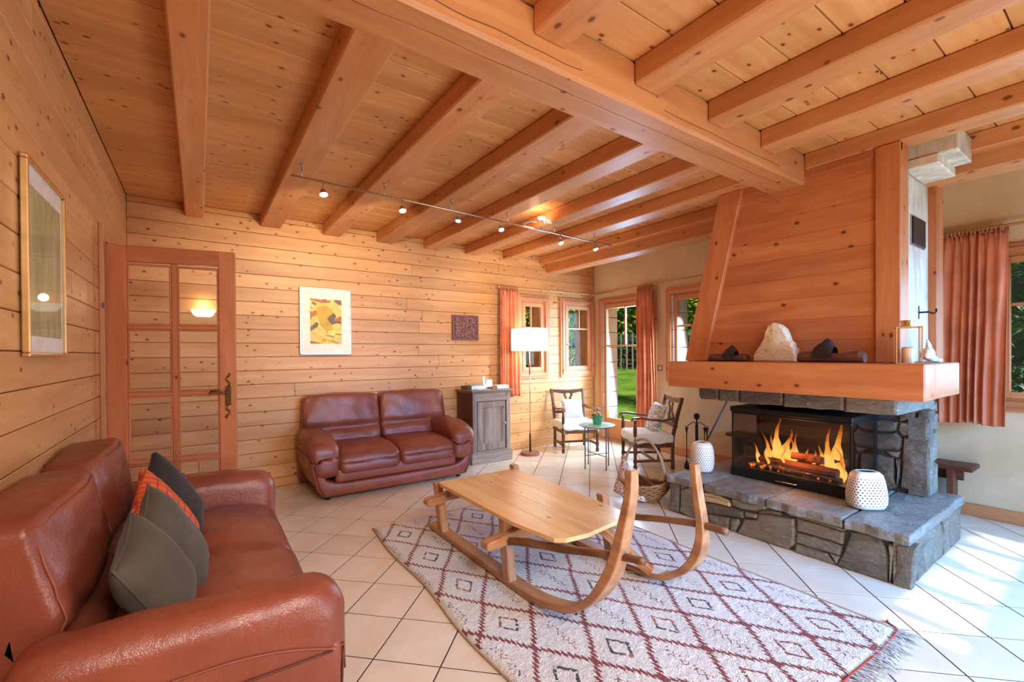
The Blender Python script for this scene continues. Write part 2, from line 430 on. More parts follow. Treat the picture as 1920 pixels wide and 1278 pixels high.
# ================================================================ ROOM
X0, X2, Y1, YN = -0.496, 5.004, 4.989, -2.0
ZC = 2.667; ZJ = 2.553
def root_struct(name):
    o = bpy.data.objects.new(name, None); COL.objects.link(o); o['kind'] = 'structure'; return o

# ---- floor: diagonal tiles on a grout bed
floor = struct(MB().box(X0-0.3, X2+0.3, YN-0.3, Y1+0.3, -0.12, -0.0018).build('floor', 'grout'))
TH, TS, OA, OB = math.radians(45.1811), 0.30001, -0.01647, 0.02722
def clip(poly, a, b, c):   # keep a*x+b*y<=c
    out = []
    for i in range(len(poly)):
        p, q = poly[i], poly[(i+1) % len(poly)]
        dp, dq = a*p[0]+b*p[1]-c, a*q[0]+b*q[1]-c
        if dp <= 0: out.append(p)
        if dp*dq < 0:
            t = dp/(dp-dq); out.append((p[0]+(q[0]-p[0])*t, p[1]+(q[1]-p[1])*t))
    return out
nA = (math.cos(TH), math.sin(TH)); nB = (-math.sin(TH), math.cos(TH)); G = 0.0034
tiles = []
full = None
for i in range(-12, 36):
    for j in range(-26, 22):
        a0, a1 = OA+i*TS+G, OA+(i+1)*TS-G; b0, b1 = OB+j*TS+G, OB+(j+1)*TS-G
        poly = [(nA[0]*a+nB[0]*b, nA[1]*a+nB[1]*b) for a, b in ((a0, b0), (a1, b0), (a1, b1), (a0, b1))]
        ctr = (sum(p[0] for p in poly)/4, sum(p[1] for p in poly)/4)
        c = poly
        for pl in ((-1, 0, -X0), (1, 0, X2), (0, -1, -YN), (0, 1, Y1)):
            c = clip(c, *pl)
            if len(c) < 3: break
        if len(c) < 3: continue
        dep = fw.x*ctr[0]+fw.y*ctr[1]
        vis = 0.9 < dep and abs((rt.x*ctr[0]+rt.y*ctr[1])/max(dep, .1)) < 1.25 and 844*1.3/max(dep, .1) < 700
        cut = len(c) != 4 or any(abs(c[k][0]-poly[k][0])+abs(c[k][1]-poly[k][1]) > 1e-5 for k in range(4))
        hid = (3.2 < ctr[0] < 4.2 and 0.95 < ctr[1] < 2.1) or (ctr[0] < 0.2 and 1.6 < ctr[1] < 3.2) or (1.1 < ctr[0] < 2.2 and 4.4 < ctr[1])
        tiles.append((0 if vis and not hid else 1, dep if dep > 0 else 50, c, ctr, cut))
tiles.sort(key=lambda t: (t[0], t[1]))
rest = MB()
for k, (h, d, c, ctr, cut) in enumerate(tiles):
    if k < 290:
        if not cut and full is not None:
            o = bpy.data.objects.new('tile', full); COL.objects.link(o); o.parent = floor; o.location = (ctr[0], ctr[1], 0)
        else:
            o = MB().prism([(p[0]-ctr[0], p[1]-ctr[1]) for p in c], 2, -0.006, 0).build('tile', 'tile', floor, (ctr[0], ctr[1], 0), bevel=0.0008)
            if not cut: full = o.data
    else: rest.prism(c, 2, -0.006, 0)
rest.build('tile_field', 'tile', floor)['kind'] = 'stuff'

# ---- planked walls
def subtract(r, h):
    x0, x1, z0, z1 = r; a0, a1, b0, b1 = h
    if a0 >= x1 or a1 <= x0 or b0 >= z1 or b1 <= z0: return [r]
    out = []
    if a0 > x0: out.append((x0, a0, z0, z1))
    if a1 < x1: out.append((a1, x1, z0, z1))
    m0, m1 = max(x0, a0), min(x1, a1)
    if b0 > z0: out.append((m0, m1, z0, b0))
    if b1 < z1: out.append((m0, m1, b1, z1))
    return out
def plank_rows(parent, fixed, face_dir, along, a0, a1, z_first, pitch, zmin, zmax, holes, mat, thick=0.02, seed=1):
    """horizontal boards on a wall; along = 0 (X) or 1 (Y); fixed = wall plane coordinate; boards stand proud to face_dir"""
    R = random.Random(seed); z = z_first
    while z-pitch > zmin-pitch: z -= pitch
    rows = []
    while z < zmax:
        rows.append((max(z, zmin), min(z+pitch, zmax))); z += pitch
    for z0, z1 in rows:
        if z1-z0 < 0.012: continue
        cuts = [a0]; p = a0-R.uniform(0, 4.5)
        while p < a1:
            p += R.uniform(3.6, 6.5)
            if a0+0.3 < p < a1-0.3: cuts.append(p)
        cuts.append(a1)
        for c0, c1 in zip(cuts, cuts[1:]):
            rs = [(c0, c1, z0, z1)]
            for h in holes: rs = [q for r in rs for q in subtract(r, h)]
            for r in rs:
                if r[1]-r[0] < 0.02 or r[3]-r[2] < 0.012: continue
                L, Hh = r[1]-r[0]-0.002, r[3]-r[2]-0.0032
                t = thick+R.uniform(-0.0008, 0.0008)
                ctr = [0, 0, (r[2]+r[3])/2]; ctr[along] = (r[0]+r[1])/2; ctr[1-along] = fixed-face_dir*(-t/2)
                sz = [t, t, Hh]; sz[along] = L
                ctr[1-along] = fixed+face_dir*(t/2)
                piece('plank', sz, mat, parent, ctr, bevel=0.003)

# wall_back  (plane Y1, boards proud toward the room: -Y)
WA = (3.60, 4.03, 1.03, 2.035); WB = (4.385, 4.935, 1.03, 2.035)   # window openings in X,Z
def wall_with_holes(name, axis, p0, p1, a0, a1, z0, z1, holes, mat):
    m = MB(); rs = [(a0, a1, z0, z1)]
    for h in holes: rs = [q for r in rs for q in subtract(r, h)]
    for r in rs:
        if axis == 1: m.box(r[0], r[1], p0, p1, r[2], r[3])
        else: m.box(p0, p1, r[0], r[1], r[2], r[3])
    return struct(m.build(name, mat))
wall_back = wall_with_holes('wall_back', 1, Y1+0.02, Y1+0.32, X0-0.3, X2+0.3, -0.1, ZC+0.2, [WA, WB], 'groove')
plank_rows(wall_back, Y1+0.02, -1, 0, X0, X2, 2.217, 0.133, 0.0, ZC, [WA, WB], 'pine_x', seed=3)
# reveals of the two small windows outside
for (a, b, c, d) in (WA, WB):
    for q in ((a-0.0, a+0.02, c, d), (b-0.02, b, c, d)):
        piece('reveal_board', (0.02, 0.28, d-c-0.04), 'pine_z', wall_back, ((q[0]+q[1])/2, Y1+0.18, (c+d)/2))
    piece('reveal_board', (b-a, 0.28, 0.02), 'pine_x', wall_back, ((a+b)/2, Y1+0.18, d-0.01))

DO = (3.745, 4.55, 0.0, 2.04)
wall_left = wall_with_holes('wall_left', 0, X0-0.32, X0-0.02, YN-0.3, Y1+0.3, -0.1, ZC+0.2, [DO], 'groove')
plank_rows(wall_left, X0-0.02, 1, 1, YN, Y1, 1.975, 0.131, 0.0, ZC, [DO], 'pine_y', seed=5)
# hallway behind the door opening
struct(MB().box(-2.2, -2.15, 3.2, 5.3, 0, 2.6).box(-2.2, X0-0.32, 3.2, 3.25, 0, 2.6).box(-2.2, X0-0.32, 5.25, 5.3, 0, 2.6).box(-2.2, X0-0.3, 3.2, 5.3, 2.6, 2.65).box(-2.2, X0-0.3, 3.2, 5.3, -0.1, 0).build('wall_hallway', 'plaster'))

WF = (3.88, 4.80, 0.03, 2.06); W2B = (2.66, 3.59, 1.0, 2.06); W3 = (-0.55, 0.715, 0.915, 2.03)
W4 = (-1.6, -0.9, 0.88, 2.06)
wall_right = wall_with_holes('wall_right', 0, X2, X2+0.20, YN-0.3, Y1+0.3, -0.1, ZC+0.2, [WF, W2B, W3], 'plaster')
F1 = (0.9, 2.0, 0.02, 2.05); F2 = (2.18, 4.16, 0.02, 2.05)
wall_front = wall_with_holes('wall_front', 1, YN-0.32, YN, X0-0.3, X2+0.3, -0.1, ZC+0.2, [F2], 'plaster')

# ---- ceiling with boards, joists and the main beam
ceiling = struct(MB().box(X0-0.3, X2+0.3, YN-0.3, Y1+0.3, ZC+0.02, ZC+0.2).build('ceiling', 'groove'))
R = random.Random(11); y = 4.998
while y > YN:
    yb = max(y-0.2107, YN)
    cuts = [X0]; p = X0-R.uniform(0, 1.5)
    while p < X2:
        p += R.uniform(3.5, 6.0)
        if X0+.2 < p < X2-.2: cuts.append(p)
    cuts.append(X2)
    for c0, c1 in zip(cuts, cuts[1:]):
        piece('plank', (c1-c0-0.002, y-yb-0.006, 0.02), 'pine_x', ceiling, ((c0+c1)/2, (y+yb)/2, ZC+0.01), bevel=0.003)
    y = yb
YB0, YB1, ZB = 1.407, 1.645, 2.454
far = [(-0.094, 0.048), (0.497, 0.682), (1.066, 1.27), (1.634, 1.815), (2.197, 2.37), (2.754, 2.99), (3.321, 3.59), (3.954, 4.15)]
far = [(a, a+0.178) for a, b in far]; far[0] = (-0.092, 0.046)
for a, b in far:
    piece('joist', (b-a, Y1-YB1, ZC-ZJ), 'beam_y', ceiling, ((a+b)/2, (Y1+YB1)/2, (ZC+ZJ)/2), bevel=0.008)
near = [(1.088, 1.215), (1.683, 1.80), (2.28, 2.40), (2.847, 3.02), (3.441, 3.62), (3.995, 4.17)]
for a, b in near:
    piece('joist', (0.165, YB0-YN, ZC-ZJ), 'beam_y', ceiling, (a+0.0825, (YN+YB0)/2, (ZC+ZJ)/2), bevel=0.008)
piece('joist', (0.21, Y1-YN, ZC-2.443), 'beam_y', ceiling, (4.17, (Y1+YN)/2, (ZC+2.443)/2), bevel=0.01)
piece('beam', (3.465-X0, YB1-YB0, ZC-ZB), 'beam_x', ceiling, ((3.465+X0)/2, (YB0+YB1)/2, (ZC+ZB)/2), bevel=0.014)
MB().tube([(-.3+3.6*i/40, 1.50+.012*noise.noise(Vector((i*.4, 0, 0))), ZB-.0004) for i in range(41)], [.0008+.0022*abs(noise.noise(Vector((i*.7, 3, 0)))) for i in range(41)], n=4, flat=(1, .3)).build('drying_crack', 'groove', ceiling)
for a_, b_, yy in ((.55, 1.35, 1.405), (1.9, 3.1, 1.405)): MB().tube([(a_+(b_-a_)*i/16, yy, 2.50+.01*noise.noise(Vector((i*.3, a_, 0)))) for i in range(17)], .0014, n=4).build('drying_crack', 'groove', ceiling)
# blocks of the flue trimmer beside the hood
piece('trimmer_block', (0.36, 0.24, 0.15), 'limed', ceiling, (3.83, 0.80, 2.56), bevel=0.006)
piece('trimmer_block', (0.40, 0.16, 0.06), 'limed', ceiling, (3.84, 0.84, 2.46), bevel=0.006)

# ---- skirting boards
bs = struct(MB().box(X2-0.02, X2, 2.0, WF[0]-0.08, 0, 0.10).box(X2-0.02, X2, YN, 0.95+0.9, 0, 0.10).build('baseboard_right', 'joinery_y', bevel=0.003))

# ---- windows.  axis 0: wall plane X=const (runs in Y), outward +X; axis 1: plane Y=const (runs in X), outward +Y
def window(name, axis, plane, a0, a1, z0, z1, bars_v=(), bars_h=(), v_top_only=None, panel=0.0, casing=0.075, sash=0.065, hinge=None):
    root = root_struct(name)
    def bx(m, a, b, d0, d1, c, d):
        if axis == 1: m.box(a, b, plane+d0, plane+d1, c, d)
        else: m.box(plane+d0, plane+d1, a, b, c, d)
    def part(n, boxes, mat, bev=0.003):
        m = MB()
        for b in boxes: bx(m, *b)
        return m.build(n, mat, root, bevel=bev)
    v, h = 'joinery_z', 'joinery_'+('x' if axis == 1 else 'y')
    c = casing
    zb = z0 if panel else z0
    part('casing', [(a0-c, a0+.005, -0.028, 0.0, z0-(0 if panel else c), z1+c), (a0-c*.55, a0+.005, -0.04, -0.028, z0-(0 if panel else c*.55), z1+c*.55)], v)
    part('casing', [(a1-.005, a1+c, -0.028, 0.0, z0-(0 if panel else c), z1+c), (a1-.005, a1+c*.55, -0.04, -0.028, z0-(0 if panel else c*.55), z1+c*.55)], v)
    part('casing', [(a0, a1, -0.028, 0.0, z1-.005, z1+c), (a0, a1, -0.04, -0.028, z1-.005, z1+c*.55)], h)
    if not panel: part('casing', [(a0, a1, -0.028, 0.0, z0-c, z0+.005), (a0, a1, -0.04, -0.028, z0-c*.55, z0+.005)], h)
    f = 0.028
    part('frame', [(a0, a0+f, -0.012, 0.05, z0, z1), (a1-f, a1, -0.012, 0.05, z0, z1), (a0+f, a1-f, -0.012, 0.05, z1-f, z1), (a0+f, a1-f, -0.012, 0.05, z0, z0+f)], v)
    s = sash; A0, A1, Z0, Z1 = a0+f, a1-f, z0+f, z1-f
    sr = part('sash', [(A0, A0+s, -0.022, 0.03, Z0, Z1), (A1-s, A1, -0.022, 0.03, Z0, Z1)], v)
    m = MB()
    for b in [(A0+s, A1-s, -0.022, 0.03, Z1-s, Z1), (A0+s, A1-s, -0.022, 0.03, Z0, Z0+s+panel)]: bx(m, *b)
    m.build('sash_rail', h, root, bevel=0.003)
    g0, g1, y0, y1 = A0+s, A1-s, Z0+s+panel, Z1-s
    m = MB(); bx(m, g0, g1, 0.0, 0.004, y0, y1); m.build('pane', 'window_glass', root)
    for zz in bars_h:
        m = MB(); bx(m, g0, g1, -0.014, 0.018, zz-0.011, zz+0.011); m.build('muntin', h, root, bevel=0.003)
    for aa in bars_v:
        m = MB(); bx(m, aa-0.011, aa+0.011, -0.014, 0.018, (bars_h[0] if v_top_only else y0), y1); m.build('muntin', v, root, bevel=0.003)
    return root
w1 = window('window_1', 1, Y1, WA[0], WA[1], WA[2], WA[3], bars_v=(3.785,), bars_h=(1.66,), v_top_only=True, sash=0.055)
w2 = window('window_2', 1, Y1, WB[0], WB[1], WB[2], WB[3], bars_v=(4.69,), bars_h=(1.665,), v_top_only=True, sash=0.055)
w3 = window('window_3', 0, X2, W2B[0], W2B[1], W2B[2], W2B[3], bars_v=(3.12,), bars_h=(1.64,), v_top_only=False)
w4 = window('window_4', 0, X2, W3[0], W3[1], W3[2], W3[3], bars_v=(0.05,), bars_h=(1.645,), sash=0.045, casing=0.07)
d1 = window('door_1', 0, X2, WF[0], WF[1], WF[2], WF[3]-0.01, bars_v=(4.36,), bars_h=(1.41,), v_top_only=True, panel=0.22, casing=0.07)
# a latch on window_2 and hooks
MB().tube([(4.425, Y1-0.03, 1.43), (4.425, Y1-0.06, 1.43)], 0.008).tube([(4.425, Y1-0.06, 1.43), (4.46, Y1-0.06, 1.42)], 0.007).build('handle', 'chrome', w2, smooth=True)
# brick-like jamb stones outside the french window
R = random.Random(4)
for k in range(9):
    h = 0.225; z = 0.04+k*h
    piece('jamb_stone', (0.30, 0.05+R.uniform(0, .006), h-0.008), 'plaster_white' if False else 'jambstone', wall_right, (X2+0.12, WF[1]-0.02, z+h/2), bevel=0.004)
    if z > 1.0: piece('jamb_stone', (0.30, 0.05+R.uniform(0, .006), h-0.008), 'jambstone', wall_right, (X2+0.12, W2B[1]-0.02, z+h/2-0.02), bevel=0.004)
# big glazed doors of the front wall behind the camera, with upright glazing bars
root = root_struct('window_5')
fr = MB()
for xx in (2.20, 2.40, 2.80, 3.26, 3.73, 4.14): fr.box(xx-0.035, xx+0.035, YN-0.12, YN-0.06, 0.02, 2.05)
for zz, hz in ((0.05, .03), (0.95, .03), (1.575, .13), (2.03, .02)): fr.box(2.18, 4.16, YN-0.11, YN-0.07, zz-hz, zz+hz)
fr.build('frame', 'joinery_z', root, bevel=0.003)
MB().box(2.18, 4.16, YN-0.095, YN-0.09, 0.02, 2.05).build('pane', 'glass', root)

# ---- interior door: leaf opened into the room
dl = 0.705; ang = math.atan2(3.61-3.755, 0.199+0.48)
dr = bpy.data.objects.new('door_2', None); COL.objects.link(dr); dr['kind'] = 'structure'
dr.location = (-0.482, 3.755, 0); dr.rotation_euler = (0, 0, ang)
T = 0.02
def dpart(n, boxes, mat, bev=0.003):
    m = MB()
    for b in boxes: m.box(b[0], b[1], -T, T, b[2], b[3])
    return m.build(n, mat, dr, bevel=bev)
dpart('stile', [(0, 0.115, 0.005, 2.0)], 'doorwood_z'); dpart('stile', [(dl-0.095, dl, 0.005, 2.0)], 'doorwood_z')
dpart('rail', [(0.115, dl-0.095, 1.90, 2.0)], 'doorwood_x'); dpart('rail', [(0.115, dl-0.095, 0.005, 0.20)], 'doorwood_x')
gx0, gx1 = 0.115, dl-0.095; gm = (gx0+gx1)/2
zs = [0.20, 0.625, 1.055, 1.485, 1.90]
MB().box(gm-0.015, gm+0.015, -0.016, 0.016, 0.20, 1.90).build('muntin', 'doorwood_z', dr, bevel=0.004)
for z in zs[1:4]:
    for a, b in ((gx0, gm-0.015), (gm+0.015, gx1)):
        MB().box(a, b, -0.016, 0.016, z-0.013, z+0.013).build('muntin', 'doorwood_x', dr, bevel=0.004)
for k in range(4):
    for a, b in ((gx0, gm-0.015), (gm+0.015, gx1)):
        MB().box(a, b, -0.002, 0.002, zs[k]+0.012, zs[k+1]-0.012).build('pane', 'glass', dr)
        m = MB(); s = 0.012; c0, c1 = zs[k]+0.013, zs[k+1]-0.013
        for q in ((a, a+s, c0, c1), (b-s, b, c0, c1), (a+s, b-s, c0, c0+s), (a+s, b-s, c1-s, c1)): m.box(q[0], q[1], -0.012, -0.004, q[2], q[3])
        m.build('glazing_bead', 'doorwood_z', dr, bevel=0.002)
hx = dl-0.045
hd = MB().cbox((hx, -T-0.003, 1.03), (0.034, 0.006, 0.13)).build('handle_plate', 'antique', dr, bevel=0.002)
MB().tube([(hx+0.004*math.sin(k*1.1)*3, -T-0.005, 1.095+0.011*k) for k in range(9)], [0.010, 0.006, 0.010, 0.012, 0.007, 0.006, 0.009, 0.011, 0.006], flat=(1, .6)).tube([(hx-0.004*math.sin(k*1.1)*3, -T-0.005, 0.965-0.011*k) for k in range(9)], [0.010, 0.006, 0.010, 0.012, 0.007, 0.006, 0.009, 0.011, 0.006], flat=(1, .6)).build('handle_plate_scroll', 'antique', dr, smooth=True)
MB().tube([(hx, -T, 1.055), (hx, -T-0.045, 1.055), (hx-0.02, -T-0.055, 1.058), (hx-0.055, -T-0.058, 1.068), (hx-0.085, -T-0.056, 1.067), (hx-0.095, -T-0.055, 1.055), (hx-0.088, -T-0.055, 1.046)], [0.009, 0.008, 0.008, 0.0085, 0.009, 0.007, 0.006]).build('handle', 'antique', dr, smooth=True)
for z in (0.25, 1.75): MB().tube([(-0.004, -0.012, z), (-0.004, -0.012, z+0.08)], 0.008).build('hinge', 'antique', dr, smooth=True)
# casing of the opening in the left wall
cs = root_struct('trim_1')
for q in ((DO[0]-0.075, DO[0]+0.01, 0, 2.11), (DO[1]-0.01, DO[1]+0.075, 0, 2.11)):
    MB().box(X0, X0+0.025, q[0], q[1], q[2], q[3]).build('casing', 'joinery_z', cs, bevel=0.004)
MB().box(X0, X0+0.025, DO[0]+0.01, DO[1]-0.01, 2.03, 2.11).build('casing', 'joinery_y', cs, bevel=0.004)
MB().box(X0-0.3, X0, DO[1]-0.02, DO[1], 0, 2.04).box(X0-0.3, X0, DO[0], DO[0]+0.02, 0, 2.04).box(X0-0.3, X0, DO[0], DO[1], 2.02, 2.04).build('jamb', 'joinery_z', cs, bevel=0.003)
# small corner cover strip between plank wall and plaster
MB().box(X2-0.012, X2, Y1-0.012, Y1, 0, ZC).build('trim_2', 'joinery_z')['kind'] = 'structure'

# ================================================================ OUTSIDE
struct(plain_ := MB().box(-3, 40, -14, 40, -0.4, -0.14).prism([(6.5, -0.2), (15, -0.2), (15, 0.85), (13.8, 0.75), (6.5, -0.14)], 1, 3.0, 26).build('ground_lawn', 'leaf'))
def lawn_mat():
    t = NT('lawn'); co = t.coords(rand=False); n = t.noise(co, 1.5, 3); n2 = t.noise(co, 60, 3)
    c = t.mix(t.rng(n, .35, .65), rgb(96, 140, 40), rgb(150, 184, 66)); c = t.mix(t.rng(n2, .4, .7, 0, .6), c, rgb(60, 96, 24))
    t.bump(n2, 0.6, 0.03); return t.done(c, 0.9, spec=0.1)
MT['lawn'] = lawn_mat(); plain_.data.materials[0] = MT['lawn']
def leaves_mat(name, a, b, c3):
    t = NT(name); co = t.coords(rand=False); n = t.noise(co, 7, 4, 0.7); n2 = t.noise(co, 1.3, 2)
    c = t.mix(t.rng(n, .4, .6), a, b); c = t.mix(t.rng(n2, .5, .65, 0, .8), c, c3)
    return t.done(c, 0.45, spec=0.35)
MT['hedge'] = leaves_mat('hedge_leaves', rgb(62, 104, 34), rgb(142, 176, 52), rgb(232, 224, 84))
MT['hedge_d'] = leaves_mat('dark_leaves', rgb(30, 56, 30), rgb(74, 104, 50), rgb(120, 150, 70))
MT['spruce'] = leaves_mat('spruce_needles', rgb(60, 92, 66), rgb(124, 156, 128), rgb(150, 170, 90))
def foliage(name, x0, x1, y0, y1, z0, z1, n, size, mat, label, cat, seed=1, aspect=1.7, droop=None, core=None):
    R = random.Random(seed); m = MB(); vs, fs = [], []
    for k in range(n):
        c = Vector((R.uniform(x0, x1), R.uniform(y0, y1), R.uniform(z0, z1)))
        q = Matrix.Rotation(R.uniform(0, 6.28), 3, 'Z') @ Matrix.Rotation(R.uniform(-1.2, 1.2), 3, 'X') @ Matrix.Rotation(R.uniform(0, 6.28), 3, 'Y')
        s = size*R.uniform(0.6, 1.3)
        for p in ((-s*aspect, 0, 0), (0, -s*.5, s*.15), (s*aspect, 0, 0), (0, s*.5, s*.15)): vs.append(c+q @ Vector(p))
        b = 4*k; fs.append((b, b+1, b+2, b+3))
    m.add(vs, fs); o = m.build(name, mat); stuff(o, label, cat)
    return o
MT['earth'] = plain('earth', rgb(40, 44, 26), 0.9)
foliage('hedge', 1.5, 6.3, 6.5, 7.3, -0.2, 4.0, 18000, 0.035, 'hedge', 'green and yellow leafed hedge seen through the two small windows', 'hedge', 2)
struct(MB().box(1.0, 6.3, 7.25, 7.5, -0.3, 4.2).build('ground_bank', 'earth'))
# garden side (+X)
foliage('hedge', 14.6, 16.2, 4.0, 24.0, 2.1, 8.5, 30000, 0.10, 'hedge', 'sunlit trees behind the picket hedge outside the tall glazed door', 'trees', 3)
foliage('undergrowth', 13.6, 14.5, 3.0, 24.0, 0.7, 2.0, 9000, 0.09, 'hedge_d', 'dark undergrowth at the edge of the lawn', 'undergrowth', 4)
struct(MB().box(16.4, 16.6, 0, 30, -0.3, 9.2).build('ground_slope', 'earth'))
fn = thing('garden_fence', 'grey picket fence beyond the lawn outside the tall glazed door', 'fence', (13.3, 13, 0.65))
for k in range(46): piece('picket', (0.03, 0.06, 1.35), 'grey_z', fn, (0, -6.5+k*0.28, 0.70))
MB().box(0.02, 0.06, -6.6, 6.2, 1.1, 1.18).box(0.02, 0.06, -6.6, 6.2, 0.35, 0.43).build('rail', 'grey_y', fn)
# spruce outside window_4: tiers of drooping needle sprays
def spruce(x, y, seed, label):
    t = thing('spruce_tree', label, 'tree', (x, y, -0.14)); R = random.Random(seed)
    MB().tube([(0, 0, 0), (0, 0, 7)], [0.13, 0.03]).build('trunk', 'rustic_z', t, smooth=True)
    vs, fs = [], []
    for k in range(230):
        z = R.uniform(0.3, 5.6); a = R.uniform(0, 6.283); L = (6.4-z)*0.33*R.uniform(.7, 1.1)
        for j in range(46):
            s = (j+1)/46; p = Vector((math.cos(a)*L*s, math.sin(a)*L*s, z-0.28*s*s*L+R.uniform(-.04, .04)))
            p += Vector((R.uniform(-.1, .1), R.uniform(-.1, .1), 0))*(0.4+s)
            d = Vector((math.cos(a)+R.uniform(-.9, .9), math.sin(a)+R.uniform(-.9, .9), R.uniform(-.5, .3))).normalized()*0.085
            n = d.cross(Vector((0, 0, 1))).normalized()*0.016
            b = len(vs); vs += [p-n, p+d-n*.2, p+d+n*.2, p+n]; fs.append((b, b+1, b+2, b+3))
    MB().add(vs, fs).build('branches', 'spruce', t)['kind'] = 'stuff'
    return t
spruce(7.6, 0.75, 5, 'blue-green spruce close outside the window at the right edge')
spruce(11.6, -3.2, 6, 'spruce standing further back outside the right window')
struct(MB().box(14.5, 14.8, -14, 2.6, -0.3, 6.5).build('ground_shrub_bank', 'earth'))
# planter box on the sill outside window_1
pb = thing('planter_box', 'grey planter box on the ledge outside the window behind the floor lamp', 'planter', (3.62, Y1+0.62, 1.02))
MB().box(-0.22, 0.20, -0.1, 0.1, 0.0, 0.16).build('box', 'greyframe', pb, bevel=0.01)
MB().box(-0.3, 1.2, -0.14, 0.14, -1.2, -0.01).build('ledge', 'mortar', pb)
# tree outside the front wall that throws the leafy edges of the sun patches
foliage('foliage', 1.9, 4.4, -3.2, -2.7, 2.55, 3.1, 70, 0.12, 'hedge_d', 'leafy branch outside the glazed front doors', 'branch', 9)
# ================================================================ FIREPLACE
HEARTH_FRONT = [[(2.302, 0.297), (2.207, 0.302), (2.215, 0.009), (2.3, -0.019)], [(2.2, 0.2), (2.116, 0.273), (2.058, 0.277), (2.013, 0.151), (1.949, 0.009), (2.1, -0.001), (2.208, 0.017)], [(2.2, 0.269), (2.119, 0.303), (2.058, 0.311), (2.058, 0.28), (2.116, 0.276), (2.198, 0.207)], [(2.012, 0.312), (1.923, 0.327), (1.913, 0.271), (1.99, 0.24)], [(2.049, 0.219), (1.917, 0.244), (1.808, 0.22), (1.79, 0.21), (1.923, 0.21), (2.039, 0.198)], [(2.013, 0.202), (1.886, 0.217), (1.79, 0.205), (1.787, 0.177), (1.886, 0.17), (2.0, 0.163)], [(1.781, 0.241), (1.682, 0.253), (1.605, 0.252), (1.584, 0.273), (1.535, 0.287), (1.532, 0.226), (1.606, 0.195), (1.71, 0.182), (1.772, 0.192)], [(1.987, 0.158), (1.79, 0.171), (1.693, 0.167), (1.69, 0.121), (1.808, 0.103), (1.974, 0.078)], [(1.974, 0.072), (1.796, 0.092), (1.796, 0.016), (1.887, 0.005), (1.949, 0.009)], [(1.784, 0.087), (1.733, 0.1), (1.718, 0.074), (1.75, -0.009), (1.791, -0.008)], [(1.682, 0.168), (1.592, 0.177), (1.598, 0.146), (1.682, 0.135)], [(1.584, 0.185), (1.447, 0.206), (1.359, 0.215), (1.352, 0.126), (1.357, 0.049), (1.4, -0.002), (1.528, 0.0), (1.739, -0.011), (1.704, 0.073), (1.685, 0.112), (1.6, 0.137)], [(1.522, 0.235), (1.447, 0.235), (1.438, 0.214), (1.579, 0.192), (1.6, 0.191)], [(1.346, 0.223), (1.084, 0.215), (1.09, 0.142), (1.171, 0.143), (1.346, 0.146)], [(1.433, 0.236), (1.29, 0.25), (1.072, 0.24), (1.082, 0.223), (1.346, 0.23)], [(1.346, 0.13), (1.159, 0.137), (1.094, 0.13), (1.103, 0.07), (1.237, 0.061), (1.349, 0.068)], [(1.349, 0.057), (1.172, 0.059), (1.124, 0.007), (1.136, -0.015), (1.358, 0.003)], [(1.159, 0.064), (1.103, 0.061), (1.119, 0.006)], [(1.048, 0.227), (0.956, 0.253), (0.906, 0.232), (0.874, 0.17), (0.874, -0.004), (1.121, -0.006), (1.082, 0.102)], [(0.939, 0.262), (0.776, 0.267), (0.766, 0.254), (0.858, 0.242)], [(0.867, 0.219), (0.843, 0.221), (0.848, 0.14), (0.864, 0.001), (0.869, 0.132)], [(0.832, 0.238), (0.749, 0.247), (0.772, -0.006), (0.85, -0.0)]]
PILLAR_FRONT = [[(1.05, 0.799), (0.889, 0.821), (0.892, 0.719), (1.035, 0.71), (1.06, 0.746)], [(1.025, 0.699), (0.892, 0.709), (0.892, 0.317), (1.045, 0.339), (1.035, 0.542)], [(1.146, 0.707), (1.07, 0.725), (1.035, 0.684), (1.04, 0.625), (1.055, 0.6), (1.203, 0.585), (1.203, 0.693)], [(1.203, 0.551), (1.086, 0.539), (1.078, 0.495), (1.081, 0.403), (1.065, 0.341), (1.107, 0.311), (1.203, 0.315)], [(0.946, 0.919), (0.88, 0.9), (0.887, 0.831), (0.956, 0.835)], [(1.148, 0.807), (1.06, 0.801), (1.065, 0.745), (1.096, 0.728), (1.203, 0.72), (1.203, 0.8)], [(1.07, 0.536), (1.045, 0.54), (1.05, 0.41), (1.064, 0.348)], [(1.127, 0.584), (1.045, 0.595), (1.06, 0.55), (1.096, 0.55)], [(1.055, 0.882), (0.96, 0.924), (0.965, 0.834), (1.05, 0.808)]]
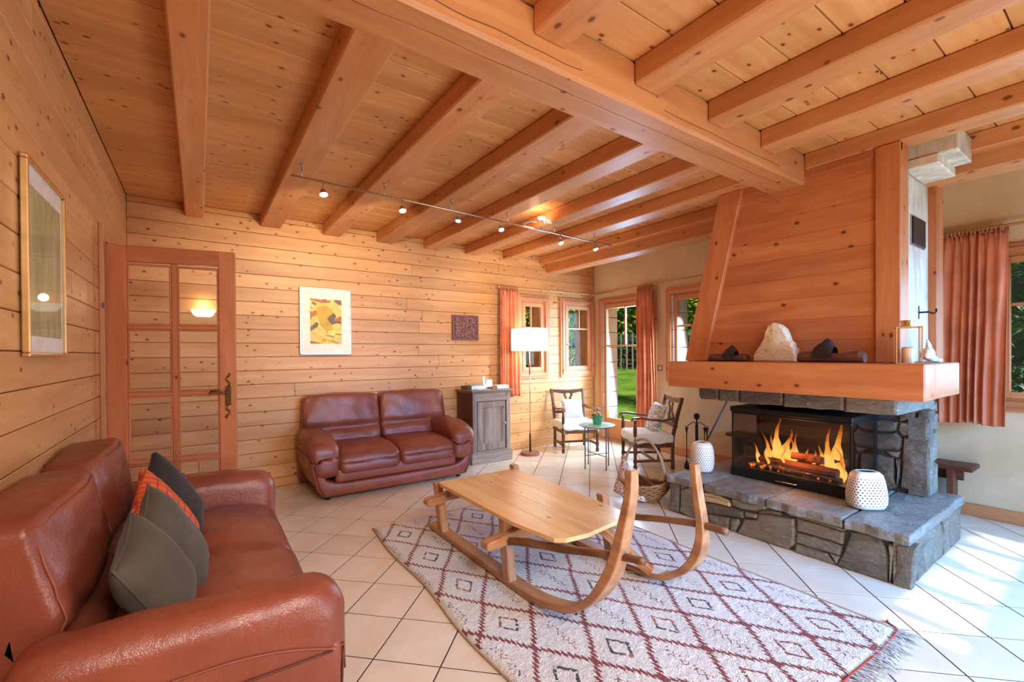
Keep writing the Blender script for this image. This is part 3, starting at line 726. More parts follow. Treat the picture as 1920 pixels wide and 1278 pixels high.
def rockface(poly, axis, plane, depth, seed, proud=0.012, parent=None, mat='slate', name='stone', front=-1):
    """an irregular flat stone: poly given in the two other axes, its face at plane looking along front*axis"""
    R = random.Random(seed)
    cx_ = sum(p[0] for p in poly)/len(poly); cy_ = sum(p[1] for p in poly)/len(poly)
    ex = []
    n = len(poly)
    for i in range(n):
        p, q = poly[i], poly[(i+1) % n]; L = math.hypot(q[0]-p[0], q[1]-p[1]); k = max(1, int(L/0.07))
        for j in range(k):
            t = j/k; jx = R.uniform(-1, 1)*0.004 if j else 0
            ex.append((p[0]+(q[0]-p[0])*t+jx, p[1]+(q[1]-p[1])*t+R.uniform(-1, 1)*(0.004 if j else 0)))
    def sc(p, s, off=0.0): 
        dx, dy = p[0]-cx_, p[1]-cy_; L = math.hypot(dx, dy) or 1
        return (cx_+dx*(L-off)/L, cy_+dy*(L-off)/L)
    rings = [(-0.002, -depth), (-0.002, -0.008), (0.004, 0.0), (0.014, proud*0.6)]
    size = max(0.02, min(math.hypot(p[0]-cx_, p[1]-cy_) for p in ex))
    vs = []
    for off, d in rings:
        off = min(off, size*0.5)
        for p in ex:
            q = sc(p, 1, off); j = R.uniform(-.002, .002) if d > -0.02 else 0
            vs.append((q[0]-cx_, q[1]-cy_, d+j))
    m = len(ex); fs = []
    for r_ in range(3):
        for i in range(m): fs.append((r_*m+i, r_*m+(i+1) % m, (r_+1)*m+(i+1) % m, (r_+1)*m+i))
    vs.append((0, 0, proud)); c = len(vs)-1
    for i in range(m): fs.append((3*m+i, 3*m+(i+1) % m, c))
    out = []
    for a, b, d in vs:
        v = [a, b]; v.insert(axis, d*front); out.append(tuple(v))
    loc = [cx_, cy_]; loc.insert(axis, plane)
    return MB().add(out, fs).build(name, mat, parent, loc, recalc=True)

MT['log'] = MT['ember'] = MT['firebox']
HX0, HX1, HY0, HY1, HZ = 3.155, 4.30, 0.775, 2.30, 0.305
fp = thing('fireplace', 'stone fireplace with raised slate hearth, glazed fire and pale timber hood', 'fireplace', (3.7, 1.55, 0))
fl = Vector((-3.7, -1.55, 0))
def fpm(m): m.v = [tuple(Vector(p)+fl) for p in m.v]; return m
# rear cores
hearth = fpm(MB().box(HX0+0.028, HX1-0.02, HY0+0.028, HY1-0.028, 0, 0.25)).build('hearth_core', 'mortar', fp)
class Off:  # parent helper: children located in world coordinates
    pass
def place(o): o.location = Vector(o.location)+fl; return o
for k, poly in enumerate(HEARTH_FRONT):
    poly = [(y, min(max(z, 0.002), 0.251)) for y, z in poly]
    if max(p[1] for p in poly)-min(p[1] for p in poly) < 0.012: continue
    mat = 'slate_tan' if k in (4,5,) else ('slate_dark' if k in (7, 12, 14) else 'slate')
    place(rockface(poly, 0, HX0+0.012, 0.06, k+10, parent=hearth, mat=mat))
# side of the hearth toward the window
side = [[(3.165, 0.0), (3.29, 0.0), (3.30, 0.12), (3.28, 0.243), (3.165, 0.243)], [(3.31, 0.0), (3.46, 0.0), (3.44, 0.10), (3.32, 0.09)], [(3.32, 0.10), (3.45, 0.11), (3.43, 0.17), (3.30, 0.16)],
        [(3.30, 0.17), (3.52, 0.18), (3.55, 0.243), (3.295, 0.243)], [(3.47, 0.0), (3.83, 0.0), (3.86, 0.14), (3.80, 0.23), (3.58, 0.235), (3.46, 0.15)],
        [(3.85, 0.0), (4.02, 0.0), (4.03, 0.243), (3.82, 0.243), (3.875, 0.14)], [(4.04, 0.0), (4.29, 0.0), (4.29, 0.243), (4.045, 0.243)]]
for k, poly in enumerate(side): place(rockface(poly, 1, HY0+0.012, 0.06, k+50, parent=hearth, mat='slate', front=-1))
for k, poly in enumerate([[(3.17, 0), (3.6, 0), (3.58, 0.243), (3.17, 0.243)], [(3.61, 0), (3.95, 0), (3.95, 0.243), (3.6, 0.243)], [(3.96, 0), (4.29, 0), (4.29, 0.243), (3.96, 0.243)]]):
    place(rockface(poly, 1, HY1-0.012, 0.06, k+60, parent=hearth, mat='slate', front=1))
# top slabs, uneven front edges
R = random.Random(5)
def slab(y0, y1, seed, zt, mat, fx=0.0):
    R = random.Random(seed); pts = []
    n = 9
    for i in range(n+1): pts.append((HX0-0.012+fx+R.uniform(-.012, .010), y0+0.002+(y1-y0-0.004)*i/n))
    k = 6
    for i in range(1, k+1): pts.append((HX0+(HX1-HX0)*i/k, y1-0.002+(R.uniform(-.006, .006) if 0 < i < k else 0)))
    for i in range(1, n+1): pts.append((HX1+R.uniform(-.01, .005), y1-(y1-y0)*i/n))
    for i in range(1, k): pts.append((HX1-(HX1-HX0)*i/k, y0+0.002+R.uniform(-.006, .006)))
    cx_ = (HX0+HX1)/2; cy_ = (y0+y1)/2
    m = MB().prism([(p[0]-cx_, p[1]-cy_) for p in pts], 2, 0.0, zt-0.246)
    o = m.build('slab', mat, hearth, (cx_, cy_, 0.246), bevel=0.009, seg=2)
    place(o)
slab(1.99, 2.31, 1, 0.303, 'slate_top'); slab(1.53, 1.985, 2, 0.305, 'slate_top'); slab(1.08, 1.525, 3, 0.306, 'slate_top', 0.004); slab(0.765, 1.075, 4, 0.305, 'slate_top')
# stone body behind the fire box, pillar toward the right
body = fpm(MB().box(4.068, 4.30, 0.915, 2.05, HZ, 1.02).box(3.36, 4.30, 1.0, 2.05, 0.93, 1.02)).build('pillar_core', 'mortar', fp)
for k, poly in enumerate(PILLAR_FRONT): place(rockface([(y, max(z, 0.31)) for y, z in poly], 0, 4.05, 0.08, k+80, parent=body, mat='slate_dark'))
ps = [[(4.045, 0.31), (4.12, 0.31), (4.13, 0.50), (4.10, 0.66), (4.045, 0.66)], [(4.135, 0.31), (4.245, 0.31), (4.24, 0.52), (4.15, 0.50)], [(4.12, 0.53), (4.24, 0.54), (4.25, 0.72), (4.15, 0.74), (4.11, 0.67)],
      [(4.045, 0.67), (4.10, 0.68), (4.13, 0.75), (4.10, 0.86), (4.045, 0.84)], [(4.12, 0.76), (4.25, 0.74), (4.245, 0.87), (4.11, 0.87)], [(4.05, 0.88), (4.23, 0.88), (4.22, 0.95), (4.05, 0.94)], [(4.06, 0.95), (4.2, 0.96), (4.2, 1.02), (4.06, 1.02)]]
for k, poly in enumerate(ps): place(rockface(poly, 1, 0.90, 0.10, k+100, proud=0.02, parent=body, mat='slate'))
for k in range(9):   # other pillar face at the far end and the rear wall seen through the glass
    y0 = 1.30+0.25*(k % 3); z0 = 0.31+0.19*(k//3)
    place(rockface([(y0, z0), (y0+0.24, z0), (y0+0.24, z0+0.18), (y0, z0+0.18)], 0, 4.07, 0.03, k+120, parent=body, mat='slate_dark'))
# lintel course
ly = [2.13, 1.96, 1.80, 1.49, 1.13, 0.865]
for k in range(5):
    a, b = ly[k+1], ly[k]
    poly = [(b, 0.925), (b, 1.028), (a, 1.028), (a, 0.93)]
    if k == 0: poly = [(b-0.02, 0.928), (b, 0.95), (b-0.003, 1.028), (a, 1.028), (a, 0.93)]
    o = rockface([(y-0.003*(1 if y == b else -1), z) for y, z in poly], 0, 3.315, 0.72, k+140, parent=body, mat='slate_dark' if k != 4 else 'slate', name='lintel_stone'); place(o)
# mantel: one timber box beam running round the front and the right end
MX, MY0, MY1, MZ0, MZ1 = 3.11, 0.702, 2.272, 1.032, 1.231
mt = fpm(MB().box(MX, 3.30, MY0, MY1, MZ0, MZ1)).build('mantel_beam', 'hood_y', fp, bevel=0.006)
fpm(MB().box(3.302, 3.822, MY0, MY0+0.17, MZ0+0.003, MZ1)).build('mantel_return', 'hood_x', fp, bevel=0.006)
fpm(MB().box(3.302, 4.35, MY0+0.172, MY1-0.02, MZ0+0.003, MZ1-0.002)).build('mantel_shelf', 'hood_y', fp, bevel=0.003)
# hood: slanted left side, plank front, posts
HF, HZ1 = 3.452, ZC
hb = fpm(MB().prism([(0.968, MZ1), (2.25, MZ1), (1.89, 2.64), (0.968, 2.64)], 0, HF+0.03, 4.30)).build('hood_core', 'plaster', fp)
z = MZ1; k = 0; R = random.Random(9)
while z < 2.55:
    z1 = min(z+0.148, 2.553); yl = lambda zz: 2.235-(zz-MZ1)*(2.235-1.94)/(2.553-MZ1)
    poly = [(0.95, z+.0004), (yl(z), z+.0004), (yl(z1), z1-.0004), (0.95, z1-.0004)]
    cy_, cz_ = 1.5, (z+z1)/2
    place(MB().prism([(a-cy_, b-cz_) for a, b in poly], 0, -0.012, 0.012).build('plank', 'hood_y', hb, (HF+0.012, cy_, cz_), bevel=0.0012)); z = z1
def yl(zz, o): return o-(zz-MZ1)*(0.315)/(2.553-MZ1)
fpm(MB().prism([(yl(MZ1, 2.14), MZ1), (yl(MZ1, 2.325), MZ1), (yl(2.553, 2.325), 2.553), (yl(2.553, 2.14), 2.553)], 0, HF-0.035, HF+0.10)).build('slanted_post', 'hood_z', fp, bevel=0.005)
fpm(MB().box(HF-0.02, HF+0.135, 0.884, 1.007, MZ1, 2.553)).build('post', 'hood_z', fp, bevel=0.004)
fpm(MB().box(4.20, 4.36, 0.884, 1.0, MZ0, 2.553)).build('post', 'hood_z', fp, bevel=0.004)
fpm(MB().box(HF-0.008, HF+0.02, 0.884, 1.86, 2.50, 2.553)).build('hood_rail', 'hood_y', fp, bevel=0.003)
fpm(MB().box(HF+0.135, 4.20, 0.93, 0.96, MZ1, 2.49)).build('side_panel', 'limed', fp, bevel=0.002)
# grille in the side panel
gr = fpm(MB().box(3.80, 4.09, 0.922, 0.93, 1.99, 2.19)).build('grille_frame', 'steel', fp, bevel=0.002)
fpm(MB().box(3.812, 4.078, 0.915, 0.9235, 2.002, 2.178)).build('grille_mesh', 'black', gr)
# fire insert: black frame, three-sided glass, logs, flames
IX, IY0, IY1, IZ1 = 3.573, 1.178, 1.998, 0.868
ins = fpm(MB().box(IX-.01, 4.06, IY0-.01, IY1+.01, HZ, 0.376).box(IX-.006, 4.06, IY0-.006, IY1+.006, 0.376, 0.384)).build('insert_base', 'black', fp, bevel=0.005)
fpm(MB().box(IX-.012, 4.06, IY0-.012, IY1+.012, 0.822, 0.862).box(IX-.004, 4.06, IY0-.004, IY1+.004, 0.805, 0.822)).build('insert_head', 'black', fp, bevel=0.004)
fpm(MB().box(4.02, 4.05, IY0+.02, IY1-.02, 0.384, 0.805)).build('insert_back', 'firebox', fp)
fpm(MB().box(IX, IX+.004, IY0, IY1, 0.384, 0.805)).build('front_pane', 'smoked', fp)
fpm(MB().box(IX+.006, 4.03, IY0, IY0+.004, 0.384, 0.805)).build('side_pane', 'smoked', fp)
fpm(MB().box(IX+.006, 4.03, IY1-.004, IY1, 0.384, 0.805)).build('side_pane', 'smoked', fp)
fpm(MB().box(4.0, 4.06, IY0-.006, IY0+.012, 0.376, 0.822).box(IX, IX+.012, IY0-.002, IY0+.010, 0.384, 0.805).box(IX, IX+.008, IY1-.008, IY1+.002, 0.384, 0.805)).build('insert_mullion', 'black', fp)
fpm(MB().tube([(IX-.012, 1.50, 0.338), (IX-.03, 1.52, 0.335), (IX-.03, 1.64, 0.335), (IX-.012, 1.66, 0.338)], 0.004)).build('handle', 'chrome', fp, smooth=True)
for k, (a, b, r) in enumerate([((3.70, 1.30, 0.43), (3.76, 1.86, 0.425), 0.038), ((3.86, 1.34, 0.43), (3.84, 1.84, 0.44), 0.042), ((3.72, 1.40, 0.50), (3.88, 1.76, 0.495), 0.030), ((3.80, 1.28, 0.505), (3.74, 1.62, 0.51), 0.026)]):
    R = random.Random(k); a, b = Vector(a), Vector(b)
    lo = fpm(MB().tube([a.lerp(b, i/6)+Vector((0, 0, R.uniform(-.006, .006))) for i in range(7)], [r*R.uniform(.88, 1.08) for _ in range(7)], n=9)).build('log', 'log', fp, smooth=False)
fpm(MB().rbox((3.80, 1.59, 0.392), (0.16, 0.32, 0.018), 0.015, n=8, f=lambda p: (p.x, p.y, p.z+0.008*noise.noise(p*30)))).build('embers', 'ember', fp)
# flames
def flame_mat():
    t = NT('flame'); co = t.new('TexCoord').outputs['Object']; s = t.new('SeparateXYZ'); t.l(co, s.inputs[0])
    g = t.new('TexCoord').outputs['Generated']; sg = t.new('SeparateXYZ'); t.l(g, sg.inputs[0])
    h = sg.outputs[2]; n = t.noise(t.vmath('MULTIPLY', co, (14, 14, 7)), 2.0, 3, 0.6, 0.6)
    hh = t.math('ADD', h, t.math('MULTIPLY', t.math('SUBTRACT', n, 0.5), 0.7))
    cr = t.new('ValToRGB'); t.l(hh, cr.inputs[0]); e = cr.color_ramp.elements
    e[0].position = 0.0; e[0].color = (1, .42, .06, 1); e[1].position = 1.0; e[1].color = (0.9, 0.12, 0.01, 1)
    for p, c in ((0.25, (1, .66, .18, 1)), (0.5, (1, .46, .07, 1)), (0.75, (1, .27, .03, 1))):
        x = e.new(p); x.color = c
    em = t.new('Emission'); t.l(cr.outputs[0], em.inputs[0]); t.l(t.rng(hh, 0.1, 0.95, 2.6, 0.8), em.inputs[1])
    tr = t.new('BsdfTransparent'); mx = t.new('MixShader')
    t.l(t.rng(hh, 0.55, 1.15, 0.80, 0.0), mx.inputs[0]); t.l(tr.outputs[0], mx.inputs[1]); t.l(em.outputs[0], mx.inputs[2])
    t.l(mx.outputs[0], t.n['Material Output'].inputs[0]); return t.m
MT['flame'] = flame_mat()
MT['log'] = wood('burning_log', rgb(150, 84, 50), rgb(96, 48, 28), rgb(24, 14, 10), 1, knots=0.2, rough=0.8)
fp_objs = [o for o in bpy.data.objects if o.name.startswith('log')]
def ember():
    t = NT('ember'); n = t.noise(t.coords(rand=False), 26, 4)
    return t.done(rgb(60, 50, 46), 0.9, **{'Emission Color': (1, .22, .03, 1), 'Emission Strength': t.rng(n, .58, .75, 0, 3)})
MT['ember'] = ember()
for o in bpy.data.objects:
    if o.name.startswith('log'): o.data.materials[0] = MT['log']
    if o.name.startswith('embers'): o.data.materials[0] = MT['ember']
def flame(y, x, z, h, w, lean, seed):
    R = random.Random(seed); m = MB(); path, rad = [], []
    for i in range(13):
        t = i/12; path.append((x+0.02*math.sin(4*t+seed), y+lean*t*t+0.022*math.sin(5.5*t+seed*1.7)*t, z+h*t))
        rad.append(w*(math.sin(PI*min(1, t*1.25+0.18)) if t < .5 else (1-t)**0.9*1.55*math.sin(PI*min(1, .5*1.25+.18)))+0.001)
    m.tube(path, rad, n=10, flat=(1, .5)); return m
for k, a in enumerate([(1.86, 3.72, .40, .16, .018, .06), (1.80, 3.74, .40, .24, .030, .02), (1.76, 3.80, .42, .20, .040, .02), (1.72, 3.76, .44, .33, .036, .0), (1.69, 3.82, .45, .22, .036, -.02), (1.64, 3.78, .45, .17, .030, -.01),
                       (1.60, 3.74, .44, .22, .016, -.03), (1.53, 3.80, .47, .09, .018, .01), (1.48, 3.76, .46, .10, .018, -.02), (1.43, 3.78, .46, .14, .022, .0), (1.37, 3.76, .42, .30, .034, .01), (1.33, 3.80, .42, .36, .040, .01), (1.30, 3.74, .40, .20, .028, .02), (1.27, 3.70, .38, .16, .014, -.01), (1.78, 3.70, .40, .14, .012, .01), (1.66, 3.70, .44, .12, .012, .0)]):
    fpm(flame(a[0], a[1], a[2], a[3]*1.12, a[4]*.95, a[5], k)).build('flame', 'flame', fp, smooth=True)
lt = light('fire_glow', 'POINT', (3.66, 1.58, 0.58), 9, (1, 0.45, 0.14), shadow_soft_size=0.12)

# ---- things on the mantel
st = MB()
def chunk(outline, y0, zb, depth, name, mat, label, cat, loc):
    t = thing(name, label, cat, loc)
    return t
out = [(-0.148, 0.0), (-0.155, 0.035), (-0.13, 0.075), (-0.10, 0.115), (-0.075, 0.165), (-0.065, 0.215), (-0.045, 0.255), (-0.01, 0.275), (0.03, 0.262), (0.06, 0.235), (0.078, 0.195), (0.09, 0.15), (0.115, 0.13), (0.118, 0.105), (0.135, 0.085), (0.13, 0.06), (0.142, 0.045), (0.138, 0.0)]
vs, fs = [], []; n = len(out); R = random.Random(3)
rings = [(-0.045, .90), (-0.032, .98), (0.0, 1.0), (0.032, .97), (0.045, .88)]
for d, s in rings:
    for (a, b) in out: vs.append((d+R.uniform(-.004, .004), -a*s+R.uniform(-.002, .002), 0.135+(b-0.135)*s+0*R.random()))
for r_ in range(4):
    for i in range(n): fs.append((r_*n+i, r_*n+(i+1) % n, (r_+1)*n+(i+1) % n, (r_+1)*n+i))
vs += [(-0.055, 0, 0.13), (0.05, 0, 0.13)]
for i in range(n): fs.append((i, (i+1) % n, 5*n)); fs.append((4*n+i, 4*n+(i+1) % n, 5*n+1))
zmin = min(v[2] for v in vs)
o = MB().add([(v[0], v[1], v[2]-zmin) for v in vs], fs).build('rough_stone', 'whitestone', None, (3.33, 1.535, MZ1), recalc=True, smooth=False)
tag(o, 'pale rough triangular stone standing upright on the mantel', 'stone')
def clog(name, y, label, s, rz, strap):
    t = thing(name, label, 'clog', (3.33, y, MZ1), rz)
    m = MB(); prof = [(-0.14, 0.05, 0.035), (-0.12, 0.062, 0.04), (-0.06, 0.05, 0.038), (0.0, 0.048, 0.036), (0.06, 0.06, 0.042), (0.11, 0.058, 0.038), (0.145, 0.045, 0.02)]
    vs, fs = [], []; n = 10
    for x, hgt, w in prof:
        for j in range(n):
            a = 2*PI*j/n; zz = hgt/2+hgt/2*math.sin(a); vs.append((w*math.cos(a), x*s*1.08, max(0, zz)*s))
    k = len(prof); fs = [(i*n+j, i*n+(j+1) % n, (i+1)*n+(j+1) % n, (i+1)*n+j) for i in range(k-1) for j in range(n)]+[tuple(range(n)), tuple(range((k-1)*n, k*n))]
    MB().add(vs, fs).build('sole', 'clog', t, recalc=True)
    # leather upper across the toe end, torn and standing up
    up_ = []; nf = []
    for i in range(6):
        for j in range(9):
            a = PI*j/8; y_ = strap+(-0.045+0.018*i); h_ = (0.052+0.03*math.sin(PI*i/5)+(0.018 if j in (3, 4) and i in (1, 2) else 0))*s
            up_.append((0.044*math.cos(a)*s, y_*s, 0.028*s+h_*math.sin(a)))
    nf = [(i*9+j, i*9+j+1, (i+1)*9+j+1, (i+1)*9+j) for i in range(5) for j in range(8)]
    MB().add(up_, nf).build('upper', 'clogleather', t)
    return t
clog('wooden_clog', 1.89, 'small dark wooden clog at the left end of the mantel', 1.0, 0.0, -0.02)
clog('wooden_clog', 1.215, 'larger dark wooden clog between the pale stone and the lantern', 1.25, 0.0, 0.02)
def lantern():
    t = thing('lantern', 'square glass lantern with gilded edges and a candle on the mantel corner', 'lantern', (3.19, 0.79, MZ1), 0.35)
    a, h = 0.052, 0.20
    m = MB()
    for x in (-a, a):
        for y in (-a, a): m.box(x-.003, x+.003, y-.003, y+.003, 0, h)
    for z in (0.003, h): 
        for s_ in (-a, a): m.box(-a, a, s_-.003, s_+.003, z-.003, z+.003).box(s_-.003, s_+.003, -a, a, z-.003, z+.003)
    m.build('frame', 'brass', t)
    for k in range(4):
        g = MB().box(-a+.003, a-.003, -.001, .001, .004, h-.004).build('pane', 'glass', t, (a*math.sin(k*PI/2), -a*math.cos(k*PI/2), 0), (0, 0, k*PI/2))
    MB().lathe([(0.034, h+.002), (0.034, h+0.008), (0.030, h+0.010), (0.030, h+0.030), (0.034, h+0.033), (0.034, h+0.038), (0.0, h+0.040)], n=20).build('lid', 'brass', t, smooth=False)
    MB().tube([(-0.05, 0, h+.004)]+[(-0.052+0.03*math.cos(q), 0, h+.012+0.01*math.sin(q)) for q in (2.5, 1.8, 1.0)]+[(-0.03, 0, h+.02)], 0.0018).build('ring', 'brass', t)
    MB().lathe([(0.027, .005), (0.028, .085), (0.020, .092), (0.004, .088)], n=16).build('candle', 'wax', t, smooth=False)
    return t
lantern()
bn = thing('driftwood', 'bleached white piece of driftwood lying behind the lantern', 'driftwood', (3.56, 0.775, MZ1), 0.1)
MB().tube([(-0.17, 0.0, 0.035), (-0.12, .0, 0.06), (-0.07, .01, 0.05), (0.0, 0, 0.028), (0.07, -.01, 0.02), (0.13, 0, 0.014)], [0.012, 0.032, 0.036, 0.022, 0.017, 0.010], n=8).build('stick', 'white', bn, smooth=True)
MB().tube([(-0.10, 0.0, 0.06), (-0.09, 0.0, 0.10), (-0.10, 0.005, 0.14)], [0.02, 0.013, 0.003], n=6).build('prong', 'white', bn, smooth=True)
sh = MB().rbox((3.72, 0.78, MZ1+0.012), (0.035, 0.02, 0.012), 0.011, n=6).build('white_shell', 'white', smooth=True); tag(sh, 'small white shell at the outer end of the mantel', 'shell')
hk = thing('wall_hook', 'wrought iron hook on the pale side board of the hood', 'hook', (3.98, 0.93, 1.56))
MB().box(-.006, .006, -.004, 0, -.045, .045).build('plate', 'iron', hk)
MB().tube([(0, -.004, 0), (0, -0.05, 0), (0, -0.075, -0.012), (0, -0.09, 0.0), (0, -0.088, 0.02)], 0.006).build('hook', 'iron', hk, smooth=True)

# ---- pierced vases on the hearth
def vase(name, loc, label, r, h, sq, rz=0):
    t = thing(name, label, 'vase', loc, rz)
    prof = [(0.60, 0.0), (0.80, 0.02), (0.93, 0.12), (1.0, 0.30), (1.0, 0.50), (0.95, 0.72), (0.84, 0.88), (0.70, 0.96), (0.52, 1.0), (0.44, 1.0), (0.42, 0.97)]
    if sq: prof = [(0.62, 0.0), (0.86, 0.03), (1.0, 0.15), (1.02, 0.35), (0.97, 0.55), (0.88, 0.78), (0.78, 0.92), (0.62, 0.99), (0.48, 1.0), (0.42, 0.985)]
    m = MB(); n = 32; vs = []
    for a, z in prof:
        for j in range(n):
            q = 2*PI*j/n; c, s_ = math.cos(q), math.sin(q); k = 1.0
            if sq: k = 1/max(1e-6, (abs(c)**3.2+abs(s_)**3.2)**(1/3.2))
            vs.append((r*a*c*k, r*a*s_*k*(0.72 if sq else 1), h*z))
    fs = [(i*n+j, i*n+(j+1) % n, (i+1)*n+(j+1) % n, (i+1)*n+j) for i in range(len(prof)-1) for j in range(n)]+[tuple(range(n))[::-1]]
    m.add(vs, fs).build('body', 'ceramic', t, smooth=True)
    MB().lathe([(r*0.43, h*0.972), (0.001, h*0.972)], n=24, cap=False).build('opening', 'hole', t)
    hm = MB(); rows, cols = (11, 30) if sq else (12, 30)
    for i in range(rows):
        z = 0.14+0.68*i/(rows-1)
        ar = np.interp(z, [p[1] for p in prof[:9]], [p[0] for p in prof[:9]])
        for j in range(cols):
            q = 2*PI*(j+0.5*(i % 2))/cols; c, s_ = math.cos(q), math.sin(q)
            k = 1/((abs(c)**3.2+abs(s_)**3.2)**(1/3.2)) if sq else 1
            p = Vector((r*ar*c*k, r*ar*s_*k*(0.72 if sq else 1), h*z)); nrm = Vector((c, s_*(1.3 if sq else 1), 0.0)).normalized(); tx = Vector((-nrm.y, nrm.x, 0))
            a, b = 0.0052*(0.7+0.5*math.sin(PI*i/(rows-1))), 0.0048; p += nrm*0.0006
            b0 = len(hm.v); hm.v += [tuple(p+tx*a), tuple(p+Vector((0, 0, b))+nrm*.0002), tuple(p-tx*a), tuple(p-Vector((0, 0, b)))]; hm.f.append((b0, b0+1, b0+2, b0+3))
    hm.build('pierced_holes', 'hole', t)['kind'] = 'stuff'
    return t
vase('pierced_vase', (3.47, 2.20, 0.306), 'cream egg-shaped pierced vase at the far end of the hearth', 0.095, 0.245, False)
vase('pierced_vase', (3.475, 1.065, 0.308), 'white rounded-square pierced vase in front of the fire on the near hearth', 0.105, 0.235, True, 0.9-PI/2)
# ================================================================ SOFAS
def sofa(label, loc, rz, D, seed, W, SW, BW, ac, ah, droop=.085, lift=0.0):
    t = thing('leather_sofa', label, 'sofa', loc, rz, 'matching leather sofas')
    yf, yb = -D/2, D/2; R = random.Random(seed)
    dw = W-0.825
    def wr(p, a=0.005, f=5.0, s=0): return a*noise.noise(Vector((p[0]*f+s, p[1]*f, p[2]*f)))
    # outer shell: U seen from the front, tapering to the floor
    L = [(-0.715, 0.035), (-0.765, 0.12), (-0.805, 0.28), (-0.822, 0.42), (-0.77, 0.44), (-0.75, 0.34), (-0.72, 0.25), (-0.68, 0.185), (-0.63, 0.155), (-0.52, 0.145)]
    L = [(x-dw+((0.832-0.06-ac-ah+dw)*0 if False else 0), z) for x, z in L]; L[-1] = (-SW+0.05, 0.145); L[-2] = (-SW-0.03, 0.155); L[-3] = (min(L[-3][0], -SW-0.05), 0.185)
    L[-4] = (min(L[-4][0], -SW-.06), .25); L[-5] = (min(L[-5][0], -SW-.07), .34)
    poly = L+[(-x, z) for x, z in L[::-1]]
    sh = MB().prism(poly, 1, yf+0.02, yb-0.06).build('shell', 'leather', t, bevel=0.022, seg=3, smooth=True, angle=50)
    for sg in (-1, 1):
        MB().tube([(sg*(x+dw), yf+0.012, z) for x, z in [(0.70, 0.05), (0.745, 0.14), (0.778, 0.28), (0.795, 0.40)]], 0.004, n=6).build('seam', 'seamdark', sh, smooth=True)
        MB().tube([(sg*(0.768+dw), yf+0.05+(D-.12)*i/8, 0.125) for i in range(9)], 0.003, n=6).build('seam', 'seamdark', sh, smooth=True)
    MB().rbox((0, yf+0.22, 0.21), (SW+.03, 0.19, 0.065), 0.03, n=8).build('seat_frame', 'leather', t, smooth=True)
    MB().rbox((0, yb-0.085, 0.28), (W-.025, 0.075, 0.24), 0.04, n=8).build('back_frame', 'leather', t, smooth=True)
    for x in (-0.66-dw, 0.66+dw):
        for y in (yf+0.10, yb-0.12): MB().lathe([(0.024, 0), (0.03, 0.045)], (x, y, 0), 12).build('foot', 'black', t)
    # arms: padded, top rolled outward, front end rounding down
    for sg in (-1, 1):
        def fa(p, sg=sg):
            x, y, z = p
            u = y/(D*0.44)
            fr = max(0, -u-0.1)/0.9
            z2 = z-(droop*fr**1.6 if z > 0 else 0)+(lift if z > 0 else 0)
            bulge = 0.008*max(0, z/0.19)*(1 if x*sg > 0 else 0.4)
            x2 = x+sg*bulge-(0.03*sg*max(0, -z/0.19) if x*sg > 0 else 0)
            z2 += 0.010*math.cos(x/0.15*1.4)*(z > 0)
            d = wr((x+sg*3, y, z), 0.012, 7, seed)+wr((x, y, z), 0.006, 18, seed)
            return (x2, y+d*0.4, z2+d)
        MB().rbox((sg*ac, -0.005+yf+D*0.44, 0.385), (ah, D*0.44, 0.195), 0.085, n=22, f=fa).build('arm', 'leather', t, smooth=True)
        arm = bpy.data.objects[[o.name for o in t.children if o.name.startswith('arm')][-1]]
        yy0 = yf+0.03; pts = [(sg*(ac+ah+0.008), yy0+0.03+(D*0.80)*i/14, 0.475-0.06*max(0, 1-i/6)**2) for i in range(15)]
        MB().tube([(sg*(ac+ah-.057), yy0-0.030, 0.30), (sg*(ac+ah-.019), yy0-0.018, 0.40)]+[(p[0]-sg*0.002, p[1], p[2]) for p in pts], 0.0028, n=6).build('seam', 'thread', arm, smooth=True)
        MB().tube([(sg*(ac+ah+.004), yy0+0.02+(D*0.80)*i/14, 0.405) for i in range(15)], 0.003, n=6).build('seam', 'seamdark', arm, smooth=True)
    # seat cushions
    for sg in (-1, 1):
        def fs_(p, sg=sg):
            x, y, z = p
            u, v = x/(SW/2), y/0.30
            z2 = z+(0.030*(1-min(1, u*u))*(1-min(1, v*v)) if z > 0 else 0)
            z2 -= 0.045*max(0, -v-0.45)**1.5*(z > 0)
            d = wr((x+sg*9, y, z), 0.014, 8, seed+3)+wr((x, y*1.4, z), 0.006, 22, seed)
            return (x, y+(0.02*math.sin(z*8)), z2+d*(z > 0))
        c = MB().rbox((sg*SW/2, yf+0.335, 0.325), (SW/2+.002, 0.335, 0.105), 0.065, n=20, f=fs_).build('seat_cushion', 'leather', t, smooth=True)
        MB().tube([(sg*SW/2+sg*(SW/2-.02)*math.cos(a), yf+0.02-0.012*math.sin(a)**2+0.002, 0.335) for a in np.linspace(0.15, 3.0, 14)], 0.003, n=6).build('seam', 'seamdark', c, smooth=True)
    # back cushions
    for sg in (-1, 1):
        H_ = 0.235; bh = BW/2-.004
        def fb(p, sg=sg, amp=1.0):
            x, y, z = p
            h = z/H_
            puff = 0.035*(1-min(1, (x/(bh-.015))**2))*(1 if y < 0 else 0.0)
            s_ = (y+0.135)/0.27; fr_ = -0.04+0.055*(h+1); y2 = fr_+s_*(0.215-fr_)-puff*(0.8+0.5*h if h > -.25 else 0.35)*(1-s_)
            pin = math.exp(-((h+0.36)/0.10)**2)
            if y < 0: y2 += 0.040*pin
            z2 = z+0.022*(1-min(1, (x/bh)**2))*max(0, h)
            x2 = x*(1-0.035*max(0, h))
            d = (wr((x+sg*5, y, z), 0.014, 7, seed+8)+wr((x*1.5, y, z), 0.006, 20, seed))*amp
            return (x2, y2-d*(y < 0), z2+d*0.5)
        cy_ = yb-0.205; cz_ = 0.645
